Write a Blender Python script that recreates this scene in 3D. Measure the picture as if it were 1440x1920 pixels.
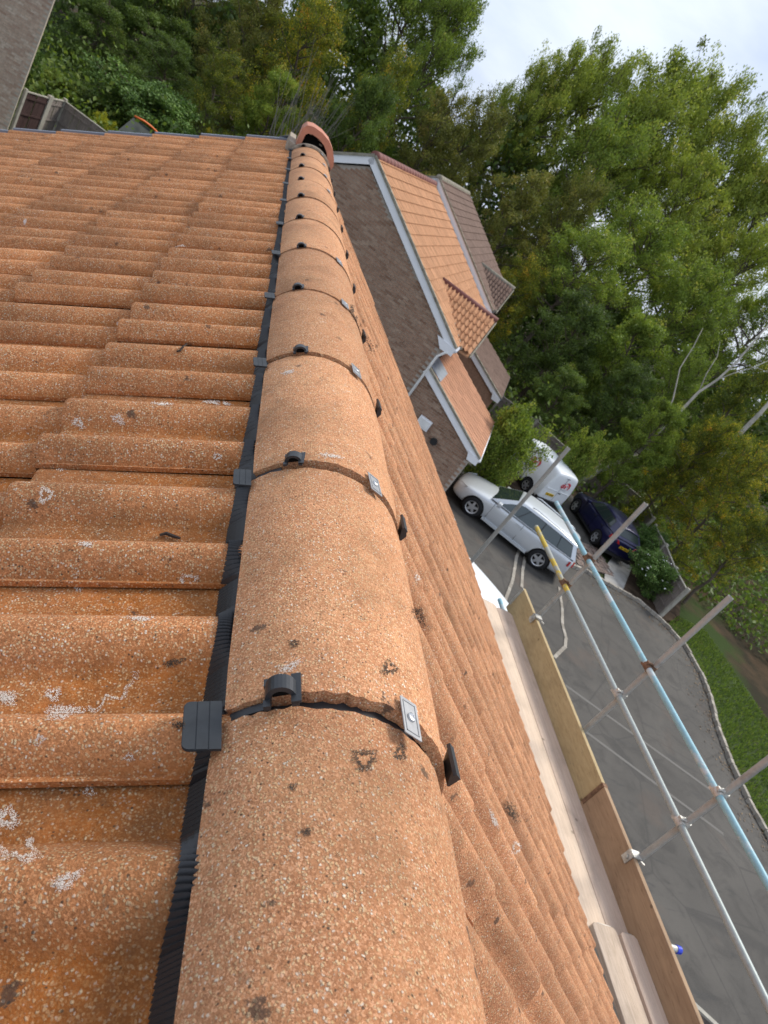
import bpy, math, random
import numpy as np
from mathutils import Vector, Matrix
random.seed(7); rng = np.random.default_rng(7)
sc = bpy.context.scene
for o in list(bpy.data.objects): bpy.data.objects.remove(o)
col = sc.collection
PI = math.pi; R_ = math.radians
GZ = -7.5                      # ground level; z = 0 is just under the crest of the ridge

# ------------------------------------------------------------------ camera
CR = np.array([[0.8282251644807272, -0.09150536753395648, 0.5528741670880888],
               [0.42668745549050735, -0.5366054876168498, -0.728005745847187],
               [0.36329174536164255, 0.8388571501584512, -0.4053859758059387]])
CAM = np.array([-0.30851, 0.0, 0.44056]); FPX = 1355.25
cd = bpy.data.cameras.new('camera'); cam = bpy.data.objects.new('camera', cd); col.objects.link(cam)
m = Matrix.Identity(4)
for i in range(3):
    m[i][0] = CR[0][i]; m[i][1] = -CR[1][i]; m[i][2] = -CR[2][i]; m[i][3] = CAM[i]
cam.matrix_world = m
cd.sensor_fit = 'VERTICAL'; cd.sensor_height = 36; cd.sensor_width = 27
cd.lens = FPX / 1920 * 36
cd.clip_start = 0.02; cd.clip_end = 600
cd.dof.use_dof = True; cd.dof.focus_distance = 0.95; cd.dof.aperture_fstop = 15
sc.camera = cam

# ------------------------------------------------------------------ sky, sun, exposure
SUN_EL, SUN_AZ = R_(50), R_(62)     # azimuth clockwise from +Y
w = bpy.data.worlds.new('World'); sc.world = w; w.use_nodes = True
nt = w.node_tree; nt.nodes.clear()
def wn(t, **k):
    n = nt.nodes.new(t)
    for a, b in k.items(): setattr(n, a, b)
    return n
out = wn('ShaderNodeOutputWorld'); bg = wn('ShaderNodeBackground'); bg.inputs[1].default_value = 0.12
sky = wn('ShaderNodeTexSky', sky_type='NISHITA'); sky.sun_disc = False
sky.sun_elevation = SUN_EL; sky.sun_rotation = SUN_AZ; sky.air_density = 1.2; sky.dust_density = 2
tc = wn('ShaderNodeTexCoord'); mp = wn('ShaderNodeMapping'); mp.inputs['Scale'].default_value = (1, 1, 2.6)
nz = wn('ShaderNodeTexNoise'); nz.inputs['Scale'].default_value = 2.3; nz.inputs['Detail'].default_value = 7; nz.inputs['Roughness'].default_value = .52
cr = wn('ShaderNodeValToRGB')
cr.color_ramp.elements[0].position = .36; cr.color_ramp.elements[0].color = (3.9, 4.6, 6.3, 1)
cr.color_ramp.elements[1].position = .62; cr.color_ramp.elements[1].color = (6.9, 7.4, 8.1, 1)
mx = wn('ShaderNodeMixRGB'); mx.inputs[0].default_value = .86
nt.links.new(tc.outputs['Generated'], mp.inputs[0]); nt.links.new(mp.outputs[0], nz.inputs[0]); nt.links.new(nz.outputs[0], cr.inputs[0])
nt.links.new(sky.outputs[0], mx.inputs[1]); nt.links.new(cr.outputs[0], mx.inputs[2])
nt.links.new(mx.outputs[0], bg.inputs[0]); nt.links.new(bg.outputs[0], out.inputs[0])
sl = bpy.data.lights.new('sun', 'SUN'); sl.energy = 2.6; sl.angle = R_(18); sl.color = (1, .94, .84)
so = bpy.data.objects.new('sun', sl); col.objects.link(so)
sd = Vector((math.sin(SUN_AZ) * math.cos(SUN_EL), math.cos(SUN_AZ) * math.cos(SUN_EL), math.sin(SUN_EL)))
so.rotation_euler = sd.to_track_quat('Z', 'Y').to_euler()
sc.view_settings.view_transform = 'Standard'; sc.view_settings.look = 'None'
sc.view_settings.exposure = 0.34; sc.view_settings.gamma = 1; sc.view_settings.use_curve_mapping = False
sc.cycles.max_bounces = 6; sc.cycles.transparent_max_bounces = 6
sc.cycles.diffuse_bounces = 3

# ------------------------------------------------------------------ helpers
def ray(px, py):
    return np.array([(px - 720) / FPX, (py - 960) / FPX, 1.0]) @ CR
def atz(px, py, z):
    d = ray(px, py); return CAM + d * ((z - CAM[2]) / d[2])
def atd(px, py, depth):
    return CAM + ray(px, py) * depth
def tag(o, label=None, cat=None, group=None, kind=None):
    if label: o['label'] = label
    if cat: o['category'] = cat
    if group: o['group'] = group
    if kind: o['kind'] = kind
    return o
def empty(name, loc=(0, 0, 0), rz=0):
    o = bpy.data.objects.new(name, None); o.location = loc; o.rotation_euler = (0, 0, rz); o.empty_display_size = .1
    col.objects.link(o); return o
def link(name, me, parent=None, mat=None, M=None):
    o = bpy.data.objects.new(name, me); col.objects.link(o)
    if mat is not None and len(me.materials) == 0: me.materials.append(mat)
    if parent: o.parent = parent
    if M is not None: o.matrix_local = M
    return o
class MB:
    def __init__(s): s.v = []; s.f = []
    def add(s, vs, fs):
        n = len(s.v); s.v += [tuple(map(float, a)) for a in vs]; s.f += [tuple(i + n for i in f) for f in fs]; return s
    def box(s, x0, x1, y0, y1, z0, z1, M=None, skip=()):
        vs = [(x, y, z) for x in (x0, x1) for y in (y0, y1) for z in (z0, z1)]
        if M is not None: vs = [tuple(M @ Vector(a)) for a in vs]
        fs = [(0, 1, 3, 2), (4, 6, 7, 5), (0, 4, 5, 1), (2, 3, 7, 6), (0, 2, 6, 4), (1, 5, 7, 3)]
        return s.add(vs, fs)
    def tube(s, pts, r, n=10, cap=True):
        pts = [Vector(p) for p in pts]; rs = r if isinstance(r, (list, tuple)) else [r] * len(pts)
        base = len(s.v); t0 = (pts[1] - pts[0]).normalized()
        a = t0.orthogonal().normalized()
        for i, p in enumerate(pts):
            t = (pts[min(i + 1, len(pts) - 1)] - pts[max(i - 1, 0)]).normalized()
            a = (a - t * a.dot(t)).normalized(); b = t.cross(a)
            for k in range(n):
                q = p + (a * math.cos(2 * PI * k / n) + b * math.sin(2 * PI * k / n)) * rs[i]
                s.v.append(tuple(q))
        for i in range(len(pts) - 1):
            for k in range(n):
                s.f.append((base + i * n + k, base + i * n + (k + 1) % n, base + (i + 1) * n + (k + 1) % n, base + (i + 1) * n + k))
        if cap:
            s.f.append(tuple(base + k for k in reversed(range(n)))); s.f.append(tuple(base + (len(pts) - 1) * n + k for k in range(n)))
        return s
    def prism(s, poly, axis, a, b):
        n = len(poly)
        def P(p, t):
            if axis == 'y': return (p[0], t, p[1])
            if axis == 'x': return (t, p[0], p[1])
            return (p[0], p[1], t)
        vs = [P(p, a) for p in poly] + [P(p, b) for p in poly]
        fs = [tuple(range(n)), tuple(reversed(range(n, 2 * n)))] + [(i, i + n, (i + 1) % n + n, (i + 1) % n) for i in range(n)]
        return s.add(vs, fs)
    def mesh(s, name, mat=None, smooth=False):
        me = bpy.data.meshes.new(name); me.from_pydata(s.v, [], s.f)
        import bmesh
        bm = bmesh.new(); bm.from_mesh(me); bmesh.ops.recalc_face_normals(bm, faces=bm.faces); bm.to_mesh(me); bm.free()
        if mat is not None: me.materials.append(mat)
        if smooth: me.polygons.foreach_set('use_smooth', [True] * len(me.polygons))
        me.update(); return me
    def build(s, name, mat, parent=None, M=None, smooth=False):
        return link(name, s.mesh(name, mat, smooth), parent, None, M)
def autosmooth(o, ang=40):
    me = o.data
    me.polygons.foreach_set('use_smooth', [True] * len(me.polygons))
    try: me.set_sharp_from_angle(angle=R_(ang))
    except Exception: pass
    return o
def np_mesh(name, V, F, mat=None, attr=None):
    """V (n,3), F (k,4) quads"""
    me = bpy.data.meshes.new(name); k = F.shape[1]
    me.vertices.add(len(V)); me.vertices.foreach_set('co', V.astype(np.float32).ravel())
    me.loops.add(F.size); me.loops.foreach_set('vertex_index', F.astype(np.int32).ravel())
    me.polygons.add(len(F)); me.polygons.foreach_set('loop_start', np.arange(0, F.size, k, dtype=np.int32))
    me.update(calc_edges=True)
    if attr is not None:
        a = me.attributes.new('tint', 'FLOAT', 'FACE'); a.data.foreach_set('value', attr.astype(np.float32))
    if mat is not None: me.materials.append(mat)
    return me
def mesh_arrays(me):
    V = np.empty(len(me.vertices) * 3, np.float32); me.vertices.foreach_get('co', V)
    return V.reshape(-1, 3), [tuple(p.vertices) for p in me.polygons]
def pieces(parent, name, mesh, mats, limit=300, smooth=False):
    """alike pieces: the nearest ones (largest in view) are parts, the rest one joined part"""
    PW = parent.matrix_world if parent else Matrix.Identity(4)
    def dist(M):
        p = Vector(PM @ M.translation) - Vector(CAM); return p.length
    PM = Matrix.LocRotScale(parent.location, parent.rotation_euler, None) if parent else Matrix.Identity(4)
    mats = sorted(mats, key=dist)
    for M in mats[:limit]: link(name, mesh, parent, None, M)
    rest = mats[limit:]
    if rest:
        V, Fs = mesh_arrays(mesh); VV = []; FF = []; n = 0
        for M in rest:
            A = np.array(M); VV.append(V @ A[:3, :3].T + A[:3, 3]); FF += [tuple(i + n for i in f) for f in Fs]; n += len(V)
        me = bpy.data.meshes.new(name); me.from_pydata(np.concatenate(VV).tolist(), [], FF); me.update()
        if mesh.materials: me.materials.append(mesh.materials[0])
        o = link(name, me, parent); o['kind'] = 'stuff'

# ------------------------------------------------------------------ materials
class NT:
    def __init__(s, name, rough=.8, spec=.3):
        s.m = bpy.data.materials.new(name); s.m.use_nodes = True; s.t = s.m.node_tree; s.n = s.t.nodes
        s.b = s.n['Principled BSDF']; s.b.inputs['Roughness'].default_value = rough
        s.b.inputs['Specular IOR Level'].default_value = spec
        s.tc = s.n.new('ShaderNodeTexCoord')
    def l(s, a, b): s.t.links.new(a, b)
    def obj_coord(s, rand=True):
        if not rand: return s.tc.outputs['Object']
        oi = s.n.new('ShaderNodeObjectInfo'); ma = s.n.new('ShaderNodeMath'); ma.operation = 'MULTIPLY'; ma.inputs[1].default_value = 37.
        s.l(oi.outputs['Random'], ma.inputs[0]); va = s.n.new('ShaderNodeVectorMath'); va.operation = 'ADD'
        s.l(s.tc.outputs['Object'], va.inputs[0]); s.l(ma.outputs[0], va.inputs[1]); return va.outputs[0]
    def noise(s, vec, scale, detail=4, rough=.55, dist=0):
        n = s.n.new('ShaderNodeTexNoise'); n.inputs['Scale'].default_value = scale; n.inputs['Detail'].default_value = detail
        n.inputs['Roughness'].default_value = rough; n.inputs['Distortion'].default_value = dist
        s.l(vec, n.inputs['Vector']); return n.outputs[0]
    def voro(s, vec, scale, feature='F1'):
        n = s.n.new('ShaderNodeTexVoronoi'); n.feature = feature; n.inputs['Scale'].default_value = scale; s.l(vec, n.inputs['Vector']); return n
    def ramp(s, fac, stops, interp='LINEAR'):
        r = s.n.new('ShaderNodeValToRGB'); e = r.color_ramp.elements; r.color_ramp.interpolation = interp
        while len(e) < len(stops): e.new(.5)
        for i, (p, c) in enumerate(stops):
            e[i].position = p; e[i].color = (c, c, c, 1) if isinstance(c, (int, float)) else (*c, 1)
        s.l(fac, r.inputs[0]); return r.outputs[0]
    def mix(s, fac, a, b, mode='MIX'):
        n = s.n.new('ShaderNodeMixRGB'); n.blend_type = mode
        for i, x in ((0, fac), (1, a), (2, b)):
            if isinstance(x, (int, float)): n.inputs[i].default_value = x if i == 0 else (x, x, x, 1)
            elif isinstance(x, tuple): n.inputs[i].default_value = (*x, 1)
            else: s.l(x, n.inputs[i])
        return n.outputs[0]
    def math(s, op, a, b=0.):
        n = s.n.new('ShaderNodeMath'); n.operation = op
        for i, x in ((0, a), (1, b)):
            if isinstance(x, (int, float)): n.inputs[i].default_value = x
            else: s.l(x, n.inputs[i])
        return n.outputs[0]
    def color(s, c):
        if isinstance(c, tuple): s.b.inputs['Base Color'].default_value = (*c, 1)
        else: s.l(c, s.b.inputs['Base Color'])
        return s
    def bump(s, h, dist=.002, strength=.6):
        n = s.n.new('ShaderNodeBump'); n.inputs['Strength'].default_value = strength; n.inputs['Distance'].default_value = dist
        s.l(h, n.inputs['Height']); s.l(n.outputs[0], s.b.inputs['Normal']); return s
    def sep(s, vec):
        n = s.n.new('ShaderNodeSeparateXYZ'); s.l(vec, n.inputs[0]); return n.outputs
    def rnd(s):
        oi = s.n.new('ShaderNodeObjectInfo'); g = s.n.new('ShaderNodeNewGeometry')
        a = s.math('ADD', oi.outputs['Random'], g.outputs['Random Per Island'])
        wn_ = s.n.new('ShaderNodeTexWhiteNoise'); wn_.noise_dimensions = '1D'; s.l(a, wn_.inputs['W']); return wn_.outputs['Value']

def granule_material(name, cA, cB, cPan=None, pale=(.80, .60, .36), dark=(.05, .04, .03), amount=.55, scale=300, lichen=.5, white=.3):
    t = NT(name, .92, .25); v = t.obj_coord()
    g1 = t.noise(v, 9, 5, .6); g2 = t.noise(v, 45, 4, .6)
    base = t.mix(t.ramp(g1, [(.35, 0.), (.65, 1.)]), cA, cB)
    base = t.mix(t.ramp(g2, [(.4, 0.), (.75, .55)]), base, tuple(c * .62 for c in cA))
    wv = t.n.new('ShaderNodeTexNoise'); wv.inputs['Scale'].default_value = scale * .9; wv.inputs['Detail'].default_value = 2; t.l(v, wv.inputs['Vector'])
    w1 = t.n.new('ShaderNodeVectorMath'); w1.operation = 'MULTIPLY_ADD'; t.l(wv.outputs['Color'], w1.inputs[0]); w1.inputs[1].default_value = (.0034,) * 3; t.l(v, w1.inputs[2]); vv = w1.outputs[0]
    vo = t.voro(vv, scale); vd = t.ramp(vo.outputs['Distance'], [(.30, 1.), (.52, 0.)])
    sx = t.sep(vo.outputs['Color'])
    sel = t.ramp(sx[0], [(1 - amount, 0.), (1 - amount + .25, 1.)])
    sp = t.math('MULTIPLY', vd, sel)
    vo3 = t.voro(vv, scale * .55); s3 = t.sep(vo3.outputs['Color'])
    big = t.math('MULTIPLY', t.ramp(vo3.outputs['Distance'], [(.15, 1.), (.33, 0.)]), t.ramp(s3[0], [(.70, 0.), (.80, 1.)]))
    vo4 = t.voro(vv, scale * 1.9); s4 = t.sep(vo4.outputs['Color'])
    base = t.mix(t.ramp(s4[0], [(.35, .0), (1., .60)]), base, tuple(c * .50 for c in cA))
    base = t.mix(t.ramp(s4[1], [(.62, .0), (1., .75)]), base, tuple(min(1, c * k) for c, k in zip(cB, (1.45, 1.6, 1.9))))
    patch = t.ramp(t.noise(v, 22, 3), [(.3, .55), (.6, 1.)])
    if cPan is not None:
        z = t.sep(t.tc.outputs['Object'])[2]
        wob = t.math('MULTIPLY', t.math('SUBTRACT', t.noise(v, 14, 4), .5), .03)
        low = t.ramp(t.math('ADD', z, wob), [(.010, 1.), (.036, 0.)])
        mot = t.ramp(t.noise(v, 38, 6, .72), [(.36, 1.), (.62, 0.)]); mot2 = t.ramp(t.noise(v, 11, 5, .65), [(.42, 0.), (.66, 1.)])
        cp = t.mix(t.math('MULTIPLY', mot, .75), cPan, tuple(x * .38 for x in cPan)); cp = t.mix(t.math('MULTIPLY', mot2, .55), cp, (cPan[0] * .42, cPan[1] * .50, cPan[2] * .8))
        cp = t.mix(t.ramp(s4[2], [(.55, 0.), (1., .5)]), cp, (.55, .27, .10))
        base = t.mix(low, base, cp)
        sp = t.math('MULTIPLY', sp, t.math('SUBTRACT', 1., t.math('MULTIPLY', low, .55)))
    sp = t.math('MULTIPLY', sp, patch)
    pc = t.mix(sx[1], pale, tuple(min(1, c * 1.15) for c in (pale[0] * .8, pale[1] * .7, pale[2] * .6)))
    pc = t.mix(t.ramp(sx[2], [(.80, 0.), (.82, 1.)]), pc, (.86, .77, .62))
    c = t.mix(t.math('MULTIPLY', sp, .95), base, pc)
    c = t.mix(t.math('MULTIPLY', big, .8), c, t.mix(s3[1], (.80, .62, .38), (.74, .50, .30)))
    vo2 = t.voro(v, scale * .8); s2 = t.sep(vo2.outputs['Color'])
    dk = t.math('MULTIPLY', t.ramp(vo2.outputs['Distance'], [(.25, 1.), (.42, 0.)]), t.ramp(s2[0], [(.93, 0.), (.95, 1.)]))
    c = t.mix(t.math('MULTIPLY', dk, .8), c, dark)
    # dark lichen dots
    vl = t.voro(v, 26); wl = t.math('ADD', vl.outputs['Distance'], t.math('MULTIPLY', t.math('SUBTRACT', t.noise(v, 130, 5, .75), .5), .95))
    sL = t.sep(vl.outputs['Color'])
    dl = t.math('MULTIPLY', t.ramp(wl, [(.14, 1.), (.22, 0.)]), t.ramp(sL[0], [(1 - .22 * lichen, 0.), (1 - .22 * lichen + .02, 1.)]))
    c = t.mix(t.math('MULTIPLY', dl, .75), c, (.045, .04, .035))
    # white crusts
    wn1 = t.noise(v, 17, 2, .5, .6); wn2 = t.noise(v, 260, 3)
    wc = t.math('MULTIPLY', t.ramp(wn1, [(.78 - .06 * white, 0.), (.80 - .06 * white, 1.)]), t.ramp(wn2, [(.42, 0.), (.55, 1.)]))
    c = t.mix(wc, c, (.82, .76, .70))
    # grime
    c = t.mix(t.math('MULTIPLY', t.ramp(t.noise(v, 5.5, 6, .65), [(.52, 0.), (.72, 1.)]), .5), c, (cA[0] * .40, cA[1] * .48, cA[2] * .5))
    rd = t.rnd(); c = t.mix(1., c, t.ramp(rd, [(0., .80), (1., 1.08)]), 'MULTIPLY')
    lg = t.noise(v, 3.2, 5, .7, .5); c = t.mix(t.math('MULTIPLY', t.ramp(lg, [(.46, 0.), (.66, 1.)]), .24), c, (cA[0] * .50, cA[1] * .55, cA[2] * .62))
    mo = t.noise(v, 75, 4, .7); c = t.mix(t.math('MULTIPLY', t.ramp(mo, [(.55, 0.), (.72, 1.)]), .42), c, (cA[0] * .34, cA[1] * .38, cA[2] * .45))
    t.color(c)
    h = t.math('ADD', t.math('MULTIPLY', sp, .6), t.math('MULTIPLY', t.noise(v, 420, 3, .6), .9))
    h = t.math('ADD', h, t.math('MULTIPLY', big, .8))
    t.bump(h, .0016, .75); return t.m
M = {}
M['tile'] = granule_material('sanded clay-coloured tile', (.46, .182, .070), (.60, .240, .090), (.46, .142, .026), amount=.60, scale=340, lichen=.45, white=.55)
M['tile_right'] = granule_material('sanded tile weathered', (.50, .220, .105), (.61, .280, .130), None, amount=.54, scale=330, lichen=.8, white=.35)
M['ridge'] = granule_material('sanded ridge', (.52, .228, .105), (.61, .295, .140), None, pale=(.80, .58, .34), amount=.58, scale=370, lichen=.45, white=.1)

def simple(name, c, rough=.7, spec=.4, metal=0, nscale=0, namt=.25, bump=0, coat=0):
    t = NT(name, rough, spec)
    t.b.inputs['Metallic'].default_value = metal
    if coat: t.b.inputs['Coat Weight'].default_value = coat; t.b.inputs['Coat Roughness'].default_value = .06
    if nscale:
        v = t.obj_coord(); n = t.noise(v, nscale, 6, .6)
        t.color(t.mix(t.ramp(n, [(.3, 0.), (.7, 1.)]), tuple(x * (1 - namt) for x in c), tuple(min(1, x * (1 + namt)) for x in c)))
        if bump: t.bump(n, bump, .5)
    else: t.color(c)
    return t.m
M['black_plastic'] = simple('black plastic', (.028, .030, .033), .42, .5, 0, 90, .2, .0004)
M['roll'] = simple('black ridge roll', (.020, .020, .022), .38, .6)
M['tab'] = simple('dark slate plastic', (.026, .029, .032), .5, .45, 0, 60, .2, .0003)
M['metal'] = simple('dull zinc plate', (.33, .33, .33), .45, .5, .35, 70, .15, .0003)
M['screw'] = simple('bright screw', (.62, .62, .62), .3, .5, .9)
M['mortar'] = simple('grey brown mortar', (.33, .28, .22), .95, .2, 0, 60, .3, .003)
M['terracotta'] = simple('terracotta', (.50, .20, .12), .6, .35, 0, 12, .15, .001)
M['dark'] = simple('dark void', (.012, .011, .010), .9, .1)
M['white'] = simple('white pvc', (.80, .81, .83), .35, .5, 0, 3, .04)
M['offwhite'] = simple('white painted post', (.72, .72, .70), .5, .4, 0, 5, .08)
M['verge'] = simple('grey verge trim', (.20, .23, .28), .5, .4)
M['lead'] = simple('lead flashing', (.24, .27, .31), .5, .4, .3, 6, .2)
M['maroon'] = simple('maroon ridge', (.17, .062, .050), .65, .35, 0, 8, .2)
M['greymortar'] = simple('weathered verge mortar', (.26, .24, .19), .95, .1, 0, 9, .35)
M['soil'] = simple('soil', (.055, .038, .026), .98, .1, 0, 2.5, .6, .02)

def neighbour_tile(name, a, b):
    t = NT(name, .9, .2); v = t.obj_coord(); rd = t.rnd()
    c = t.mix(t.ramp(t.noise(v, 5, 5), [(.3, 0.), (.7, 1.)]), a, b)
    c = t.mix(t.math('MULTIPLY', t.ramp(t.noise(v, 26, 4), [(.55, 0.), (.72, 1.)]), .35), c, tuple(x * .45 for x in a))
    t.color(t.mix(1., c, t.ramp(rd, [(0., .88), (1., 1.08)]), 'MULTIPLY')); t.bump(t.noise(v, 60), .003, .4); return t.m
M['tile_n2'] = neighbour_tile('apricot tile', (.46, .24, .13), (.53, .285, .155))
M['tile_lean'] = neighbour_tile('pinkish tile', (.42, .22, .135), (.48, .245, .145))
M['tile_n3'] = neighbour_tile('brown tile', (.150, .100, .080), (.20, .135, .105))
def brick_material(name, cols, sc_=1):
    t = NT(name, .95, .15); v = t.obj_coord(); rd = t.rnd()
    n = len(cols); c = t.ramp(rd, [(i / (n - 1), k) for i, k in enumerate(cols)])
    c = t.mix(t.math('MULTIPLY', t.ramp(t.noise(v, 14, 5), [(.4, 0.), (.7, 1.)]), .45), c, tuple(x * .5 for x in cols[0]))
    t.color(c); t.bump(t.noise(v, 70, 4), .004, .6); return t.m
M['brick'] = brick_material('brown brick', [(.27, .165, .11), (.36, .235, .165), (.31, .19, .13), (.41, .29, .21), (.23, .135, .09)])
M['brick_pale'] = brick_material('pale buff brick', [(.46, .33, .25), (.56, .43, .33), (.41, .28, .21), (.60, .49, .39), (.39, .26, .19)])
M['brickmortar'] = simple('brick mortar', (.40, .35, .30), .97, .1, 0, 6, .2)
M['brickmortar_pale'] = simple('pale brick mortar', (.44, .38, .31), .97, .1, 0, 6, .2)

def wood(name, a, b, scale=(2, 30, 30), knots=True, dirt=.3):
    t = NT(name, .82, .25); mp_ = t.n.new('ShaderNodeMapping'); t.l(t.obj_coord(), mp_.inputs[0]); mp_.inputs['Scale'].default_value = scale
    v = mp_.outputs[0]; n = t.noise(v, 1.6, 7, .62, 1.2); c = t.mix(t.ramp(n, [(.3, 0.), (.68, 1.)]), a, b)
    st = t.noise(t.obj_coord(), 3.5, 5, .6); c = t.mix(t.math('MULTIPLY', t.ramp(st, [(.5, 0.), (.75, 1.)]), dirt), c, tuple(x * .35 for x in a))
    fl_ = t.n.new('ShaderNodeMapping'); t.l(t.obj_coord(), fl_.inputs[0]); fl_.inputs['Scale'].default_value = tuple(x * 4 for x in scale)
    gl = t.noise(fl_.outputs[0], 1.3, 4, .7, .3); c = t.mix(t.math('MULTIPLY', t.ramp(gl, [(.56, 0.), (.66, 1.)]), .45), c, tuple(x * .45 for x in a))
    if knots:
        vk = t.voro(t.obj_coord(), 5.); kk = t.ramp(vk.outputs['Distance'], [(.05, 1.), (.085, 0.)]); c = t.mix(t.math('MULTIPLY', kk, .6), c, tuple(x * .3 for x in a))
    t.color(c); t.bump(n, .0012, .5); return t.m
M['board_light'] = wood('pale scaffold board', (.62, .47, .345), (.75, .61, .48), (45, 1.2, 45), True, .25)
M['board_pink'] = wood('pinkish scaffold board', (.54, .40, .31), (.68, .545, .44), (45, 1.2, 45), True, .35)
M['board_grey'] = wood('greyed scaffold board', (.46, .35, .26), (.64, .52, .41), (40, 2, 40), True, .35)
M['toe_ply'] = wood('yellow toe board', (.40, .30, .155), (.50, .39, .22), (20, 3, 20), True, .3)
M['toe_brown'] = wood('brown toe board', (.30, .20, .125), (.42, .29, .18), (20, 1.5, 20), True, .3)
M['fence_grey'] = wood('weathered fence', (.17, .145, .13), (.26, .225, .20), (8, 8, 1), False, .3)
M['fence_dark'] = wood('dark stained fence', (.040, .022, .020), (.085, .05, .045), (8, 8, 1), False, .2)
M['post'] = simple('concrete post', (.36, .34, .29), .95, .2, 0, 7, .2)

def tube_material(name, c, other, amt, metal=.0):
    t = NT(name, .48, .5); t.b.inputs['Metallic'].default_value = metal; v = t.obj_coord(False)
    n = t.noise(v, 3.5, 6, .65); k = t.ramp(n, [(1 - amt - .03, 0.), (1 - amt + .03, 1.)])
    n2 = t.noise(v, 30, 5, .6); cc = t.mix(t.ramp(n2, [(.3, 0.), (.7, 1.)]), tuple(x * .82 for x in c), c)
    t.color(t.mix(k, cc, other)); t.bump(n2, .0006, .3); return t.m
M['tube_blue'] = tube_material('worn blue tube', (.27, .50, .58), (.46, .54, .56), .45)
M['tube_grey'] = tube_material('galvanised tube', (.36, .41, .40), (.26, .27, .25), .35, .15)
M['tube_std'] = tube_material('weathered upright', (.37, .375, .345), (.26, .26, .24), .42)
M['tube_yellow'] = tube_material('flaking yellow tube', (.64, .47, .06), (.38, .39, .34), .49)
M['rust'] = simple('rusty coupler', (.20, .12, .075), .75, .3, .4, 40, .5, .001)
M['coupler'] = simple('galvanised coupler', (.50, .49, .45), .5, .4, .4, 40, .3, .001)
M['cap_blue'] = simple('blue plastic cap', (.015, .045, .55), .35, .5)

def asphalt():
    t = NT('asphalt', .82, .35); v = t.tc.outputs['Object']
    a = t.noise(v, .35, 6, .6); c = t.mix(t.ramp(a, [(.35, 0.), (.65, 1.)]), (.046, .042, .037), (.078, .071, .062))
    b = t.noise(v, 1.6, 6, .65, .8); c = t.mix(t.math('MULTIPLY', t.ramp(b, [(.48, 0.), (.66, 1.)]), .7), c, (.024, .022, .020))
    mp_ = t.n.new('ShaderNodeMapping'); t.l(v, mp_.inputs[0]); mp_.inputs['Rotation'].default_value = (0, 0, R_(35)); mp_.inputs['Scale'].default_value = (.5, 2.4, 1)
    s = t.noise(mp_.outputs[0], 1.4, 5, .6, .5); c = t.mix(t.math('MULTIPLY', t.ramp(s, [(.62, 0.), (.67, 1.)]), .55), c, (.024, .024, .025))
    vo = t.voro(v, .42, 'DISTANCE_TO_EDGE'); ck = t.ramp(vo.outputs['Distance'], [(.004, 1.), (.010, 0.)]); c = t.mix(t.math('MULTIPLY', ck, .7), c, (.03, .028, .026))
    g = t.noise(v, 90, 3); c = t.mix(t.ramp(g, [(.35, .0), (.75, .35)]), c, (.15, .14, .125))
    br = t.noise(v, .9, 4); c = t.mix(t.math('MULTIPLY', t.ramp(br, [(.58, 0.), (.7, 1.)]), .3), c, (.11, .075, .055))
    t.color(c); t.bump(g, .004, .5); return t.m
M['asphalt'] = asphalt()
def ground_mat():
    t = NT('leaf litter', .98, .1); v = t.tc.outputs['Object']
    c = t.mix(t.ramp(t.noise(v, .5, 6, .6), [(.4, 0.), (.6, 1.)]), (.030, .026, .016), (.075, .050, .030))
    c = t.mix(t.ramp(t.noise(v, .23, 4), [(.5, 0.), (.62, 1.)]), c, (.035, .055, .015)); t.color(c); t.bump(t.noise(v, 12), .03, .6); return t.m
M['ground'] = ground_mat()
def grass_mat():
    t = NT('grass', .9, .2); v = t.tc.outputs['Object']
    c = t.mix(t.ramp(t.noise(v, .8, 6, .65), [(.38, 0.), (.6, 1.)]), (.026, .044, .011), (.046, .070, .018))
    c = t.mix(t.ramp(t.noise(v, .55, 6, .6), [(.56, 0.), (.7, 1.)]), c, (.085, .065, .03)); t.color(c); t.bump(t.noise(v, 20), .03, .7); return t.m
M['grass'] = grass_mat()
M['cobble'] = brick_material('worn sett', [(.20, .15, .125), (.29, .21, .175), (.16, .13, .115), (.25, .20, .17)])
M['slab'] = simple('concrete slab', (.34, .325, .30), .95, .2, 0, 2.5, .25, .004)
M['kerb'] = brick_material('kerb stone', [(.34, .31, .26), (.44, .40, .34), (.28, .25, .21), (.38, .35, .30)])

def leafmat(name, stops, trans=.28):
    t = NT(name, .55, .25); at = t.n.new('ShaderNodeAttribute'); at.attribute_name = 'tint'
    oi = t.n.new('ShaderNodeObjectInfo'); f = t.math('ADD', at.outputs['Fac'], t.math('MULTIPLY', t.math('SUBTRACT', oi.outputs['Random'], .5), .22))
    c = t.ramp(f, stops); t.color(c)
    tr = t.n.new('ShaderNodeBsdfTranslucent'); mixs = t.n.new('ShaderNodeMixShader'); mixs.inputs[0].default_value = trans
    br = t.mix(1., c, (1.5, 1.55, .8), 'MULTIPLY'); t.l(br, tr.inputs[0])
    o = t.n['Material Output']; t.l(t.b.outputs[0], mixs.inputs[1]); t.l(tr.outputs[0], mixs.inputs[2]); t.l(mixs.outputs[0], o.inputs[0]); return t.m
M['leaf_dark'] = leafmat('dark green leaves', [(0, (0.049, 0.075, 0.022)), (.45, (0.100, 0.152, 0.034)), (.8, (0.140, 0.210, 0.041)), (1, (0.234, 0.260, 0.056))])
M['leaf_mid'] = leafmat('mid green leaves', [(0, (0.082, 0.114, 0.019)), (.45, (0.161, 0.231, 0.037)), (.8, (0.283, 0.345, 0.053)), (1, (0.431, 0.398, 0.084))])
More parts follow.
